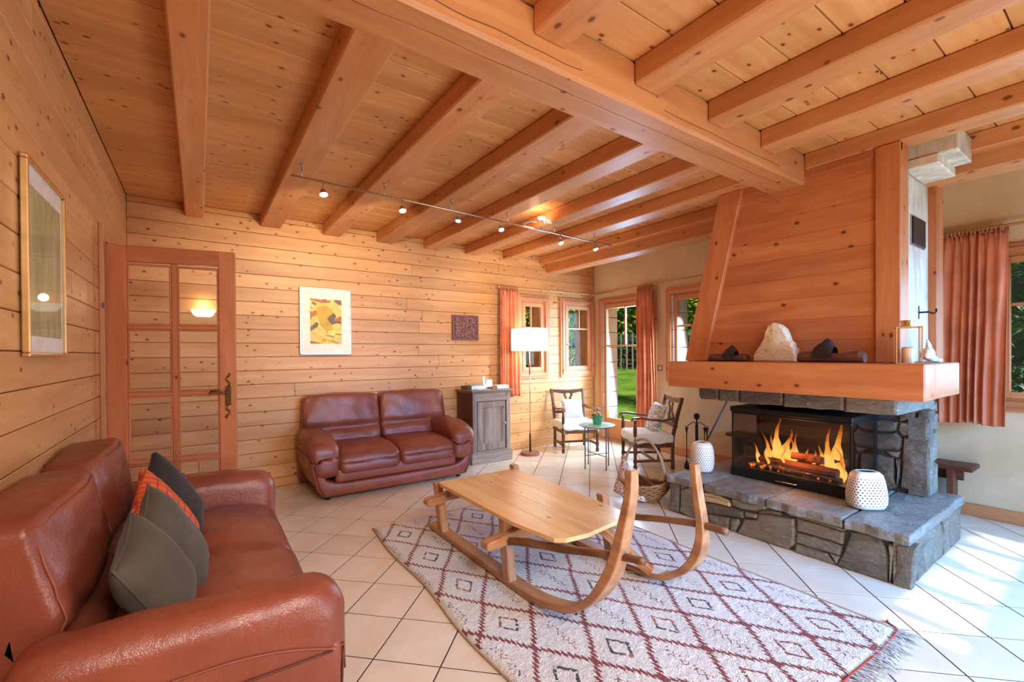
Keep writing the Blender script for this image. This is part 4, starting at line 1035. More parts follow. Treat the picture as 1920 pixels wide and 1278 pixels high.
        c = MB().rbox((sg*(bh+.004), cy_, cz_), (bh, 0.135, H_), 0.045, n=26, f=fb).build('back_cushion', 'leather', t, smooth=True)
        rim = []
        a_, b_ = bh-0.022, H_-0.022
        for i in range(48):
            q = 2*PI*i/48; cc, ss = math.cos(q), math.sin(q); k = 1/((abs(cc)**7+abs(ss)**7)**(1/7))
            p = fb((a_*cc*k*1.03, -0.126, b_*ss*k*1.03)); rim.append((p[0]+sg*(bh+.004), p[1]+cy_-0.001, p[2]+cz_))
        MB().tube(rim, 0.0030, n=6, closed=True).build('seam', 'thread', c, smooth=True)
        sidel = []
        for i in range(9):
            p = fb((sg*(bh-.003), -0.10+0.2*i/8, 0.055)); sidel.append((p[0]+sg*(bh+.004), p[1]+cy_, p[2]+cz_))
        MB().tube(sidel, 0.003, n=6).build('seam', 'seamdark', c, smooth=True)
        cr_ = []
        for i in range(13):
            x = (-0.90+1.8*i/12)*bh; p = fb((x, -0.133, -0.36*H_)); cr_.append((p[0]+sg*(bh+.004), p[1]+cy_+0.004, p[2]+cz_))
        MB().tube(cr_, 0.004, n=6).build('seam', 'seamdark', c, smooth=True)
    return t
sofa('red-brown leather two-seat sofa along the left wall carrying four cushions', (-0.055, 2.355, 0), PI/2, 0.86, 1, .925, .725, .745, .818, .105, .030, .022)
sofa('red-brown leather two-seat sofa without cushions facing the sledge table', (1.60, 4.578, 0), 0, 0.80, 7, .825, .575, .775, .695, .132)

def throw_pillow(label, mat, c, yaw, tilt, s=0.21, th=0.075, seed=0, group=None, piping=True, roll=0.0):
    t = thing('throw_pillow', label, 'cushion', c, 0, group)
    t.rotation_euler = (tilt, roll, yaw)
    def f(p):
        u, v = p[0]/s, p[2]/s
        k = (1-abs(u)**3.0)*(1-abs(v)**3.0); y = p[1]*(0.10+0.90*max(0, k)**0.6)
        n_ = noise.noise(Vector((p[0]*9+seed, p[1]*9, p[2]*9)))*0.016*max(0, k)
        x = p[0]*(1-0.09*(1-v*v)); z = p[2]*(1-0.09*(1-u*u))
        return (x, y+n_, z)
    o = MB().rbox((0, 0, 0), (s, th, s), 0.03, n=18, f=f).build('cover', mat, t, smooth=True)
    if piping:
        rim = []
        for k in range(4):
            for i in range(10):
                a = -1+2*i/10; q = [(a, -1), (1, a), (-a, 1), (-1, -a)][k]; p = f((q[0]*s, 0, q[1]*s)); rim.append((p[0]*1.005, 0, p[2]*1.005))
        MB().tube(rim, 0.004, n=6, closed=True).build('piping', mat, t, smooth=True)
    return t
g4 = 'cushions on the left sofa'
throw_pillow('slate grey velvet cushion with piping, nearest of the four on the left sofa', 'grey_cushion', (-0.12, 1.86, 0.572), 0.32, -1.2, 0.185, 0.075, 1, g4, True, 1.1)
throw_pillow('second slate grey velvet cushion tucked behind the nearest grey one', 'grey_cushion', (-0.085, 2.14, 0.587), 0.36, -1.15, 0.19, 0.07, 5, g4, True, 1.05)
throw_pillow('orange-red quilted cushion between the grey and charcoal cushions', 'red_cushion', (-0.115, 2.40, 0.60), 0.40, -1.1, 0.20, 0.06, 9, g4, False, 1.0)
throw_pillow('charcoal cushion furthest along the left sofa, behind the red one', 'dark_cushion', (-0.10, 2.66, 0.615), 0.45, -1.0, 0.20, 0.065, 12, g4, False, 1.0)

# ================================================================ RUG
def rug_mat():
    t = NT('berber_pile'); co = t.new('TexCoord').outputs['Object']
    wv = t.new('TexNoise'); wv.inputs['Scale'].default_value = 4.0; t.l(co, wv.inputs['Vector'])
    wob = t.vmath('MULTIPLY', t.vmath('SUBTRACT', wv.outputs['Color'], (0.5, 0.5, 0.5)), (0.05, 0.05, 0))
    fz = t.new('TexNoise'); fz.inputs['Scale'].default_value = 110.0; t.l(co, fz.inputs['Vector'])
    wob2 = t.vmath('MULTIPLY', t.vmath('SUBTRACT', fz.outputs['Color'], (0.5, 0.5, 0.5)), (0.014, 0.014, 0))
    p = t.vmath('ADD', t.vmath('ADD', co, wob), wob2)
    s = t.new('SeparateXYZ'); t.l(p, s.inputs[0])
    X, Y = s.outputs[0], s.outputs[1]          # world-aligned metres, origin at rug centre
    u = t.math('DIVIDE', t.math('ADD', X, 1.812-2.252), 0.302); v = t.math('DIVIDE', t.math('ADD', Y, 2.025-0.905), 0.436)
    a = t.math('ADD', u, v); b = t.math('SUBTRACT', u, v)
    def tri(x, k=1.0): return t.math('ABSOLUTE', t.math('SUBTRACT', t.math('FRACT', t.math('ADD', x, 0.5)), 0.5))
    # serrated edges: add a saw along the other direction
    def line(a_, b_):
        saw = t.math('MULTIPLY', t.math('SUBTRACT', t.math('FRACT', t.math('MULTIPLY', b_, 9.0)), 0.5), 0.075)
        d = t.math('ABSOLUTE', t.math('ADD', t.math('SUBTRACT', t.math('FRACT', t.math('ADD', a_, 0.5)), 0.5), saw)); return d
    thick = t.rng(Y, -1.3, 0.9, 0.044, 0.030)
    L = t.math('LESS_THAN', t.math('MINIMUM', line(a, b), line(b, a)), thick)
    # node blobs
    node = t.math('LESS_THAN', t.math('ADD', tri(a), tri(b)), t.rng(Y, -1.3, 0.9, 0.13, 0.04))
    L = t.math('MAXIMUM', L, node)
    # inner motifs at cell centres
    ca = t.math('SUBTRACT', t.math('FRACT', a), 0.5); cb = t.math('SUBTRACT', t.math('FRACT', b), 0.5)
    ia = t.math('FLOOR', a); ib = t.math('FLOOR', b)
    par = t.math('MODULO', t.math('ADD', t.math('SUBTRACT', ia, ib), 100.0), 2.0)   # alternates along the rows
    sq = t.math('MAXIMUM', t.math('ABSOLUTE', ca), t.math('ABSOLUTE', cb))
    ring = t.math('LESS_THAN', t.math('ABSOLUTE', t.math('SUBTRACT', sq, 0.165)), 0.026)
    ring = t.math('MULTIPLY', ring, t.math('GREATER_THAN', t.noise(co, 60, 2), 0.40))
    ring = t.math('MULTIPLY', ring, t.math('LESS_THAN', par, 0.5))
    cx_ = t.math('ADD', ca, cb); cyy = t.math('SUBTRACT', ca, cb)
    zig = t.math('ABSOLUTE', t.math('SUBTRACT', t.math('FRACT', t.math('MULTIPLY', cyy, 6.0)), 0.5))
    br = t.math('LESS_THAN', t.math('ABSOLUTE', t.math('SUBTRACT', t.math('ABSOLUTE', cx_), t.math('MULTIPLY', zig, 0.22))), 0.028)
    br = t.math('MULTIPLY', br, t.math('LESS_THAN', t.math('ABSOLUTE', cyy), 0.52)); br = t.math('MULTIPLY', br, t.math('GREATER_THAN', par, 0.5))
    br = t.math('MULTIPLY', br, t.math('GREATER_THAN', t.noise(co, 75, 2), 0.50))
    base_n = t.noise(co, 2.2, 3); base_f = t.noise(co, 220, 2)
    c = t.mix(t.rng(base_n, .35, .65), rgb(240, 234, 226), rgb(228, 218, 206)); c = t.mix(t.rng(base_f, .35, .7, 0, .45), c, rgb(204, 190, 172))
    c = t.mix(L, c, rgb(134, 50, 44)); 
    mc = t.mix(t.rng(t.noise(co, 5.5, 1), .5, .58), rgb(60, 56, 54), rgb(178, 104, 58)); mc = t.mix(t.math('LESS_THAN', Y, -0.85), mc, rgb(140, 62, 54))
    c = t.mix(ring, c, mc); c = t.mix(br, c, mc)
    t.bump(t.math('ADD', base_f, t.math('MULTIPLY', t.noise(co, 60, 3), 1.2)), 0.9, 0.012)
    m = t.done(c, 0.95, spec=0.05); t.b.inputs['Sheen Weight'].default_value = 0.2; return m
MT['rug'] = rug_mat(); MT['rugback'] = plain('rug_edge', rgb(176, 152, 126), 0.9); MT['fringe'] = plain('fringe_wool', rgb(226, 218, 208), 0.9, noise_amt=.2, scale=40)
RX0, RX1, RY0, RY1 = 0.985, 2.645, 0.70, 3.34; rc = Vector((1.812, 2.025, 0))
rug = thing('berber_rug', 'cream shaggy rug with a dark red diamond lattice under the sledge table', 'rug', rc)
nx, ny = 150, 240; vs = []; fs = []
def rug_edge(x, y):
    k = (y-RY0)/(RY1-RY0); xl = 0.975+0.07*k+0.012*math.sin(y*6); xr = 2.648-0.006*math.sin(y*5)
    return xl+(xr-xl)*(x-RX0)/(RX1-RX0)
for j in range(ny+1):
    for i in range(nx+1):
        x = RX0+(RX1-RX0)*i/nx; y = RY0+(RY1-RY0)*j/ny; e = min(i, nx-i, j, ny-j)
        X = rug_edge(x, y)-rc.x; Y = y-rc.y+0.01*math.sin(x*7)
        z = 0.0135*min(1, e/1.5)+0.0035*noise.noise(Vector((X*38, Y*38, 0)))*(e > 0)+0.002*noise.noise(Vector((X*7, Y*7, 3)))+0.0015
        vs.append((X, Y, max(z, 0.0008)))
for j in range(ny):
    for i in range(nx):
        a = j*(nx+1)+i; fs.append((a, a+1, a+nx+2, a+nx+1))
MB().add(vs, fs).build('pile', 'rug', rug, smooth=True)
ed = [(vs[j*(nx+1)][0]-.004, vs[j*(nx+1)][1], 0.006) for j in range(0, ny+1, 6)]
MB().tube(ed, 0.006, n=6).build('edge_binding', 'rugback', rug, smooth=True)
ed = [(vs[j*(nx+1)+nx][0]+.004, vs[j*(nx+1)+nx][1], 0.006) for j in range(0, ny+1, 6)]
MB().tube(ed, 0.006, n=6).build('edge_binding', 'rugback', rug, smooth=True)
ed = [(vs[i][0], vs[i][1]-.004, 0.010) for i in range(0, nx+1, 5)]
MT['redcord'] = plain('red_cord', rgb(168, 62, 54), 0.9)
MB().tube(ed+[(ed[-1][0]+.03, ed[-1][1]+.05, .012), (ed[-1][0]+.06, ed[-1][1]+.055, .006)], 0.005, n=6).build('end_cord', 'redcord', rug, smooth=True)
R = random.Random(8); m = MB(); MT['fringe_dark'] = plain('fringe_wool_dark', rgb(120, 106, 96), 0.9)
m2 = MB()
for k in range(900):
    x = R.uniform(RX0+.0, RX1)-rc.x; y = RY0-rc.y; L = R.uniform(.05, .12); a = R.uniform(-.5, .5); w_ = R.uniform(.0012, .003)
    z = R.uniform(0.003, 0.014); q = m2 if R.random() < 0.2 else m
    b = len(q.v); q.v += [(x-w_, y, z), (x+w_, y, z), (x+a*L+w_, y-L*.6, z+.004), (x+a*L-w_, y-L*.6, z+.004), (x+a*1.6*L, y-L, 0.002)]; q.f += [(b, b+1, b+2, b+3), (b+3, b+2, b+4)]
m.build('fringe', 'fringe', rug)['kind'] = 'stuff'; m2.build('fringe_dark_strands', 'fringe_dark', rug)['kind'] = 'stuff'
m = MB()
for k in range(420):
    x = R.uniform(1.06, RX1)-rc.x; y = RY1-rc.y; L = R.uniform(.015, .04); a = R.uniform(-.8, .8); w_ = .002
    b = len(m.v); m.v += [(x-w_, y, .008), (x+w_, y, .008), (x+a*L, y+L, 0.002)]; m.f.append((b, b+1, b+2))
m.build('fringe', 'fringe', rug)['kind'] = 'stuff'

# ================================================================ SLEDGE TABLE
sl = thing('sledge_table', 'coffee table made from an old wooden hay sledge with upturned runners', 'table', (1.74, 2.1, 0.0))
so = Vector((1.74, 2.1, 0.0))
def L_(m): m.v = [tuple(Vector(p)-so) for p in m.v]; return m
def crv(pts, n=6):
    """Catmull-Rom through points"""
    P = [Vector(p) for p in pts]; P = [P[0]*2-P[1]]+P+[P[-1]*2-P[-2]]; out = []
    for i in range(1, len(P)-2):
        for k in range(n):
            s = k/n; a, b, c, d = P[i-1], P[i], P[i+1], P[i+2]
            out.append(0.5*((2*b)+(c-a)*s+(2*a-5*b+4*c-d)*s*s+(3*b-3*c+d-a)*s**3))
    out.append(P[-2]); return out
zr = 0.018
prL = [(1.425, 3.10, zr+.020), (1.425, 2.60, zr+.020), (1.425, 2.15, zr+.020), (1.425, 1.90, zr+.022), (1.425, 1.73, zr+.045), (1.425, 1.56, .115), (1.42, 1.425, .215), (1.415, 1.325, .345), (1.412, 1.27, .47), (1.41, 1.235, .60), (1.41, 1.205, .73), (1.41, 1.20, .838)]
prR = [(2.10, 3.0, zr+.020), (2.10, 2.50, zr+.020), (2.10, 2.05, zr+.020), (2.10, 1.85, zr+.024), (2.10, 1.69, zr+.035), (2.10, 1.56, .07), (2.10, 1.455, .135), (2.10, 1.375, .22), (2.10, 1.335, .33), (2.10, 1.335, .44), (2.10, 1.36, .60), (2.10, 1.375, .725)]
for pr_ in (prL, prR):
    c = crv(pr_, 6); n = len(c); W_, H_ = [], []
    for i in range(n):
        t = i/(n-1); up_ = max(0, (t-0.45)/0.55)
        W_.append(0.088-0.044*up_+0.016*math.exp(-((t-.62)/.08)**2)); H_.append(0.032+0.014*math.exp(-((t-.70)/.13)**2)+0.006*up_)
    if pr_ is prL: bolt_c = c
    L_(MB().rtube(c, W_, H_, (1, 0, 0))).build('runner', 'sled_y', sl, bevel=0.007, seg=2, smooth=False, angle=40)
# bolts on the near runner
for k_, dx in ((28, -.018), (28, .02), (31, -.018), (31, .02)):
    p, q_ = bolt_c[k_], (bolt_c[k_+1]-bolt_c[k_-1]).normalized(); nn = Vector((0, -q_.z, q_.y)); nn = -nn if nn.z > 0 else nn
    c0 = p+nn*.020+Vector((dx, 0, 0)); L_(MB().lathe([(.0075, 0), (.0075, .005), (.004, .008)], c0, 10, nn.to_track_quat('Z', 'Y'))).build('bolt', 'iron', sl)
# posts: wedge-shaped uprights
def post(x, y, zt, lean=0.0, prong=True):
    m = MB(); pts = [(-.040, .036), (.040, .036), (.030, .12), (.036, .20), (.028, .26), (.030, zt), (-.030, zt), (-.026, .27), (-.036, .22), (-.030, .12)]
    m.prism([(y+a, z+(-0.0)) for a, z in pts], 0, x-.026+0, x+.026)
    m.v = [(vx+lean*(vz-.036)/.36, vy, vz) for vx, vy, vz in m.v]
    return L_(m).build('post', 'sled_z', sl, bevel=0.005)
post(1.415, 2.90, .40, -0.045); post(1.405, 2.06, .398, -0.03); post(2.08, 2.83, .45, -0.09); post(2.08, 1.93, .45, -0.07)
# cross bolsters with rounded protruding ends
for y, x0, x1, z, prot in ((2.80, 1.23, 2.14, .315, 1), (2.02, 1.215, 2.14, .30, 1)):
    m = MB(); pts = [(x0, z-.018), (x0+.015, z-.03), (x0+.09, z-.028), (x0+.17, z-.012), (x1-.1, z-.012), (x1-.02, z-.02), (x1, z), (x1-.02, z+.025), (x0+.2, z+.045), (x0+.10, z+.028), (x0+.015, z+.018), (x0, z+.006)]
    m.prism([(a, b) for a, b in pts], 1, y-.035, y+.035); L_(m).build('bolster', 'sled_x', sl, bevel=0.006, seg=2)
    L_(MB().box(1.38, 1.90, y-.03, y+.03, .372, .402)).build('batten', 'sled_x', sl, bevel=0.004)
L_(MB().bar((1.60, 2.02, .36), (1.60, 2.80, .36), .05, .03)).build('rail', 'sled_y', sl, bevel=0.004)
L_(MB().bar((1.86, 1.98, .36), (2.06, 1.62, .08), .035, .05)).build('brace', 'sled_y', sl, bevel=0.004)
# long round shafts from the posts through the horns
L_(MB().tube(crv([(1.355, 2.03, .285), (1.37, 1.88, .325), (1.40, 1.62, .376), (1.41, 1.40, .432), (1.415, 1.25, .468), (1.42, 1.15, .486)]), [0.021, .023, .022, .021, .021, .020, .021, .022, .020, .019, .019, .020, .021, .020, .019, .018, .018, .018, .018, .018, .017, .017, .017, .017, .017, .017, .017, .017, .017, .017, .016], n=9)).build('shaft', 'bark', sl, smooth=True)
L_(MB().tube(crv([(2.03, 1.98, .33), (2.06, 1.78, .345), (2.09, 1.56, .385), (2.10, 1.36, .418), (2.10, 1.20, .427)]), 0.019, n=9)).build('shaft', 'bark', sl, smooth=True)
# top: four boards, rounded outline
outl = [(1.335, 2.80), (1.36, 2.835), (1.955, 2.82), (1.975, 2.79), (1.945, 1.93), (1.925, 1.72), (1.90, 1.665), (1.80, 1.625), (1.55, 1.59), (1.42, 1.605), (1.375, 1.64), (1.335, 1.93)]
xs = [1.30, 1.475, 1.63, 1.79, 2.0]
def clipx(poly, x0, x1):
    c = clip(poly, -1, 0, -x0); return clip(c, 1, 0, x1)
for a, b in zip(xs, xs[1:]):
    c = clipx(outl, a+.0003, b-.0003); mx = sum(p[0] for p in c)/len(c); my = sum(p[1] for p in c)/len(c)
    MB().prism([(p[0]-mx, p[1]-my) for p in c], 2, 0, .022).build('board', 'board', sl, (mx-so.x, my-so.y, .402), bevel=0.001)
# ================================================================ CABINET
cb = thing('cupboard', 'small weathered grey wooden cupboard standing beside the far sofa', 'cupboard', (2.885, 4.77, 0))
cx0, cx1, cy0, cy1 = -0.265, 0.265, -0.19, 0.195
MB().box(cx0, cx0+.02, cy0+.02, cy1, .10, .84).build('side', 'rustic_z', cb, bevel=0.002)
MB().box(cx1-.02, cx1, cy0+.02, cy1, .10, .84).build('side', 'rustic_z', cb, bevel=0.002)
MB().box(cx0+.02, cx1-.02, cy1-.015, cy1, .10, .84).build('back', 'rustic_z', cb)
MB().box(cx0-.022, cx1+.022, cy0-.012, cy1+.005, 0, .115).box(cx0-.015, cx1+.015, cy0-.005, cy1+.003, .115, .13).build('plinth', 'grey_x', cb, bevel=0.004)
for a in (cx0, cx1-.055): MB().box(a, a+.055, cy0, cy0+.022, .13, .835).build('stile', 'grey_z', cb, bevel=0.003)
MB().box(cx0+.055, cx1-.055, cy0, cy0+.022, .735, .79).box(cx0+.055, cx1-.055, cy0+.006, cy0+.022, .79, .835).build('rail', 'grey_x', cb, bevel=0.003)
MB().box(cx0+.055, cx1-.055, cy0, cy0+.022, .13, .15).build('rail', 'grey_x', cb, bevel=0.003)
dd = MB().box(cx0+.059, cx0+.125, cy0-.004, cy0+.018, .154, .73).box(cx1-.125, cx1-.075, cy0-.004, cy0+.018, .154, .73).box(cx0+.125, cx1-.125, cy0-.004, cy0+.018, .66, .73).box(cx0+.125, cx1-.125, cy0-.004, cy0+.018, .154, .235).build('door', 'grey_z', cb, bevel=0.003)
MB().box(cx0+.12, cx1-.12, cy0+.006, cy0+.012, .23, .665).build('panel', 'grey_z', dd)
MB().lathe([(.005, 0), (.005, .012), (.012, .018), (.010, .028), (.001, .031)], (cx1-.095, cy0-.004, .46), 12, Matrix.Rotation(PI/2, 3, 'X').to_quaternion()).build('knob', 'chrome', dd, smooth=True)
MB().box(cx0-.03, cx1+.03, cy0-.035, cy1+.01, .852, .872).box(cx0-.018, cx1+.018, cy0-.02, cy1+.005, .835, .852).build('top', 'grey_x', cb, bevel=0.005)
CT = .872
bk = thing('boxed_folder', 'pale blue-green box file lying at the left end of the cupboard top', 'box', (2.74, 4.74, CT), .04)
MB().box(-.09, .09, -.07, .07, 0, .055).build('box', 'bluebook', bk, bevel=0.002); MB().box(-.088, .088, -.072, -.07, .008, .045).build('label_strip', 'paper', bk)
b2 = thing('stack_of_papers', 'brown book under the box file on the cupboard', 'book', (2.655, 4.79, CT), .1)
MB().box(-.035, .0, -.07, .07, 0, .045).build('cover', 'brownbook', b2, bevel=.002)
ph = thing('cordless_phone', 'white cordless telephone upright in its cradle on the cupboard', 'telephone', (2.88, 4.76, CT), .1)
MB().box(-.04, .04, -.045, .045, 0, .022).build('cradle', 'white', ph, bevel=.006)
MB().prism([(-.018, .02), (.004, .02), (.024, .15), (.004, .155)], 0, -.021, .021).build('handset', 'white', ph, bevel=.006)
MB().box(-.013, .013, -.012, -.008, .105, .125).build('screen', 'black', ph, rot=(-.12, 0, 0))
md = thing('router_box', 'white tapering box behind the flat white box on the cupboard', 'box', (2.985, 4.83, CT))
MB().prism([(-.055, 0), (.055, 0), (.042, .105), (-.042, .105)], 1, -.03, .03).build('box', 'white', md, bevel=.004)
wb = MB().box(-.085, .085, -.06, .06, 0, .042).build('white_box', 'white', None, (3.085, 4.70, CT), bevel=.003); tag(wb, 'flat white carton at the right end of the cupboard top', 'box')
bb = MB().box(-.05, .05, -.045, .045, 0, .022).build('brown_notebook', 'brownbook', None, (2.955, 4.68, CT), (0, 0, .2), bevel=.002); tag(bb, 'small brown notebook in front of the white tapering box', 'notebook')
lf = MB().box(-.09, .09, -.03, .03, 0, .003).build('leaflet', 'paper', None, (2.82, 4.655, CT), (0, 0, .06)); tag(lf, 'white leaflet lying at the front edge of the cupboard top', 'leaflet')

# ================================================================ FLOOR LAMP
fl_ = thing('floor_lamp', 'floor lamp with a glowing white drum shade and round wooden base', 'lamp', (3.50, 4.64, 0))
MB().lathe([(.118, 0), (.122, .004), (.122, .026), (.116, .034), (.02, .036)], n=32).build('base', 'terra', fl_, smooth=False)
MB().tube([(0, 0, .03), (0, 0, .27)], .012, n=10).build('pole_sleeve', 'iron', fl_, smooth=True)
MB().tube([(0, 0, .27), (0, 0, 1.58)], .0055, n=10).build('pole', 'steel', fl_, smooth=True)
MB().lathe([(.009, 0), (.011, .02), (.011, .14), (.008, .16)], (0, 0, 1.03), 12).build('collar', 'terra', fl_, smooth=True)
s_ = MB().lathe([(.238, 0), (.238, .285)], (0, 0, 1.335), 40, cap=False).lathe([(.235, .285), (.235, 0)], (0, 0, 1.335), 40, cap=False).build('shade', 'shade', fl_, smooth=True)
MB().tube([(.237*math.cos(a), .237*math.sin(a), 1.335) for a in np.linspace(0, 2*PI, 40, endpoint=False)], .003, n=6, closed=True).tube([(.237*math.cos(a), .237*math.sin(a), 1.62) for a in np.linspace(0, 2*PI, 40, endpoint=False)], .003, n=6, closed=True).build('hoop', 'white', s_, smooth=True)
MB().tube([(-.235, 0, 1.58), (.235, 0, 1.58)], .003).tube([(0, -.235, 1.58), (0, .235, 1.58)], .003).build('spider', 'steel', fl_)
light('floor_lamp_light', 'POINT', (3.50, 4.64, 1.47), 14, (1, .78, .5), shadow_soft_size=.06)

# ================================================================ WALL PICTURES
pc = thing('abstract_print', 'framed yellow abstract print in a wide white mount on the plank wall', 'picture', (1.09, Y1-.004, 1.648))
pw, phh = .252, .342
MB().box(-pw, pw, -.022, 0, -phh, phh).build('backing', 'terra', pc)
MB().box(-pw+.006, pw-.006, -.024, -.021, -phh+.006, phh-.006).build('mount', 'mount', pc)
m = MB()
for q in ((-pw, pw, phh-.008, phh), (-pw, pw, -phh, -phh+.008), (-pw, -pw+.008, -phh, phh), (pw-.008, pw, -phh, phh)): m.box(q[0], q[1], -.028, -.018, q[2], q[3])
m.build('frame', 'steel', pc, bevel=.001)
def paint_mat():
    t = NT('yellow_painting'); co = t.new('TexCoord').outputs['Object']
    n = t.new('TexNoise'); n.inputs['Scale'].default_value = 5.5; n.inputs['Detail'].default_value = 1.5; n.inputs['Distortion'].default_value = 1.6; t.l(co, n.inputs['Vector'])
    cr = t.new('ValToRGB'); t.l(n.outputs['Fac'], cr.inputs[0]); e = cr.color_ramp.elements
    e[0].position = .30; e[0].color = rgb(120, 98, 84); e[1].position = .78; e[1].color = rgb(206, 118, 58)
    for p, c in ((.36, rgb(150, 120, 92)), (.40, rgb(236, 206, 96)), (.50, rgb(248, 222, 120)), (.60, rgb(240, 196, 74)), (.67, rgb(222, 150, 62))): x = e.new(p); x.color = c
    w2_ = t.new('TexNoise'); w2_.inputs['Scale'].default_value = 9; w2_.inputs['Distortion'].default_value = 2.2; w2_.inputs['Detail'].default_value = 0; t.l(co, w2_.inputs['Vector'])
    ln = t.math('LESS_THAN', t.math('ABSOLUTE', t.math('SUBTRACT', w2_.outputs['Fac'], .5)), .012)
    return t.done(t.mix(t.math('MULTIPLY', ln, .7), cr.outputs[0], rgb(100, 80, 60)), .6)
MT['painting'] = paint_mat(); MT['paint_yellow'] = plain('paint_yellow', rgb(222, 176, 62), .6, noise_amt=.15, scale=14); MT['paint_pale'] = plain('paint_pale', rgb(230, 204, 112), .6, noise_amt=.12, scale=18)
MT['paint_grey'] = plain('paint_grey', rgb(122, 106, 88), .6, noise_amt=.15, scale=14); MT['paint_rust'] = plain('paint_rust', rgb(196, 112, 62), .6, noise_amt=.15, scale=14)
pz_ = MB().box(-.155, .155, -.0255, -.024, -.232, .232).build('print', 'painting', pc)
def swatch(pts, mat, d): 
    m = MB(); m.prism([tuple(p) for p in pts], 1, -.0265-d, -.0255); return m.build('brush_area', mat, pz_)
def blob(cx_, cz_, rx, rz_, rot, mat, d, n=18, bend=0):
    pts = []
    for i in range(n):
        q = 2*PI*i/n; x, z = rx*math.cos(q), rz_*math.sin(q); z += bend*x*x
        X = cx_+x*math.cos(rot)-z*math.sin(rot); Z = cz_+x*math.sin(rot)+z*math.cos(rot)
        pts.append((max(-.153, min(.153, X)), max(-.23, min(.23, Z))))
    swatch(pts, mat, d)
for n_, (mat, pts) in enumerate([
 ('paint_rust', [(331, 313), (650, 335), (600, 372), (450, 362), (331, 335)]), ('paint_grey', [(690, 335), (802, 345), (802, 395), (740, 378)]),
 ('paint_rust', [(331, 520), (430, 480), (430, 560), (360, 590), (331, 650)]), ('paint_rust', [(720, 590), (800, 560), (800, 650), (700, 632)]),
 ('paint_pale', [(331, 500), (400, 420), (500, 372), (620, 362), (740, 390), (790, 470), (770, 560), (720, 600), (690, 540), (640, 450), (540, 412), (440, 440), (380, 480)]),
 ('paint_yellow', [(420, 440), (560, 410), (640, 455), (690, 545), (590, 600), (640, 700), (700, 760), (640, 792), (560, 802), (490, 732), (450, 640), (430, 560)]),
 ('paint_grey', [(580, 602), (640, 548), (690, 520), (720, 570), (690, 630), (800, 650), (800, 682), (720, 678), (650, 702), (612, 655)]),
 ('paint_pale', [(340, 650), (370, 590), (402, 572), (440, 640), (448, 712), (400, 700), (350, 742)]), ('paint_grey', [(333, 742), (420, 662), (460, 692), (430, 742), (370, 780), (333, 812)]),
 ('paint_pale', [(640, 702), (740, 682), (800, 730), (800, 790), (700, 790)]), ('paint_pale', [(333, 820), (480, 742), (560, 832), (700, 880), (800, 870), (800, 960), (700, 990), (520, 902), (400, 985), (333, 935)]),
 ('paint_yellow', [(380, 832), (520, 905), (760, 970), (780, 992), (720, 990), (540, 935)]), ('paint_rust', [(333, 950), (480, 978), (470, 992), (333, 992)]),
 ('paint_grey', [(560, 862), (640, 868), (700, 900), (690, 906), (630, 880), (560, 872)]), ('paint_grey', [(700, 835), (800, 842), (800, 858), (720, 850)])]):
    swatch([((x-566.5)/236.5*.155, -(y-653.5)/341.5*.232) for x, y in pts], mat, .0002+.0001*n_)
rl = thing('carved_relief', 'small square dark brown carved relief on the plank wall', 'wall relief', (2.745, Y1-.003, 1.632))
MB().box(-.184, .184, -.018, 0, -.155, .155).build('backing', 'relief', rl, bevel=.003)
m = MB()
for q in ((-.184, .184, .135, .155), (-.184, .184, -.155, -.135), (-.184, -.162, -.135, .135), (.162, .184, -.135, .135)): m.box(q[0], q[1], -.030, -.016, q[2], q[3])
m.build('frame', 'relief', rl, bevel=.003)
R = random.Random(21); m = MB()
for k in range(330):
    x, z = R.uniform(-.152, .152), R.uniform(-.126, .126); m.rbox((x, -.022, z), (R.uniform(.006, .016), R.uniform(.008, .016), R.uniform(.006, .014)), .004, n=2, rot=Matrix.Rotation(R.uniform(0, 3), 3, 'Y'))
m.build('carving', 'relief', rl)['kind'] = 'stuff'; MT['relief'].node_tree.nodes['Principled BSDF'].inputs['Roughness'].default_value = .28
lp = thing('framed_picture', 'tall gilt-framed green-grey picture behind glass on the left wall', 'picture', (X0+.004, 2.45, 1.645), PI/2)
hw, hh = .262, .345
MB().box(-hw+.01, hw-.01, -.010, 0, -hh+.01, hh-.01).build('mount', 'mount', lp)
def green_art():
    t = NT('green_watercolour'); co = t.coords(rand=False, scale=(9, 9, 2.2)); n = t.noise(co, 1.5, 5, .65)
    return t.done(t.mix(t.rng(n, .35, .68), rgb(150, 146, 84), rgb(196, 184, 140)), .7)
MT['green_art'] = green_art(); MT['art_edge'] = plain('art_edge', rgb(178, 160, 124), .7)
MB().box(-hw+.045, hw-.045, -.012, -.010, -hh+.075, hh-.085).build('print', 'green_art', lp)
MB().box(-hw+.012, hw-.012, -.017, -.015, -hh+.012, hh-.012).build('pane', 'picture_glass', lp)
m = MB()
for q in ((-hw, hw, hh-.014, hh), (-hw, hw, -hh, -hh+.014), (-hw, -hw+.014, -hh+.014, hh-.014), (hw-.014, hw, -hh+.014, hh-.014)): m.box(q[0], q[1], -.022, 0, q[2], q[3])
m.build('frame', 'brass', lp, bevel=.004, seg=2)

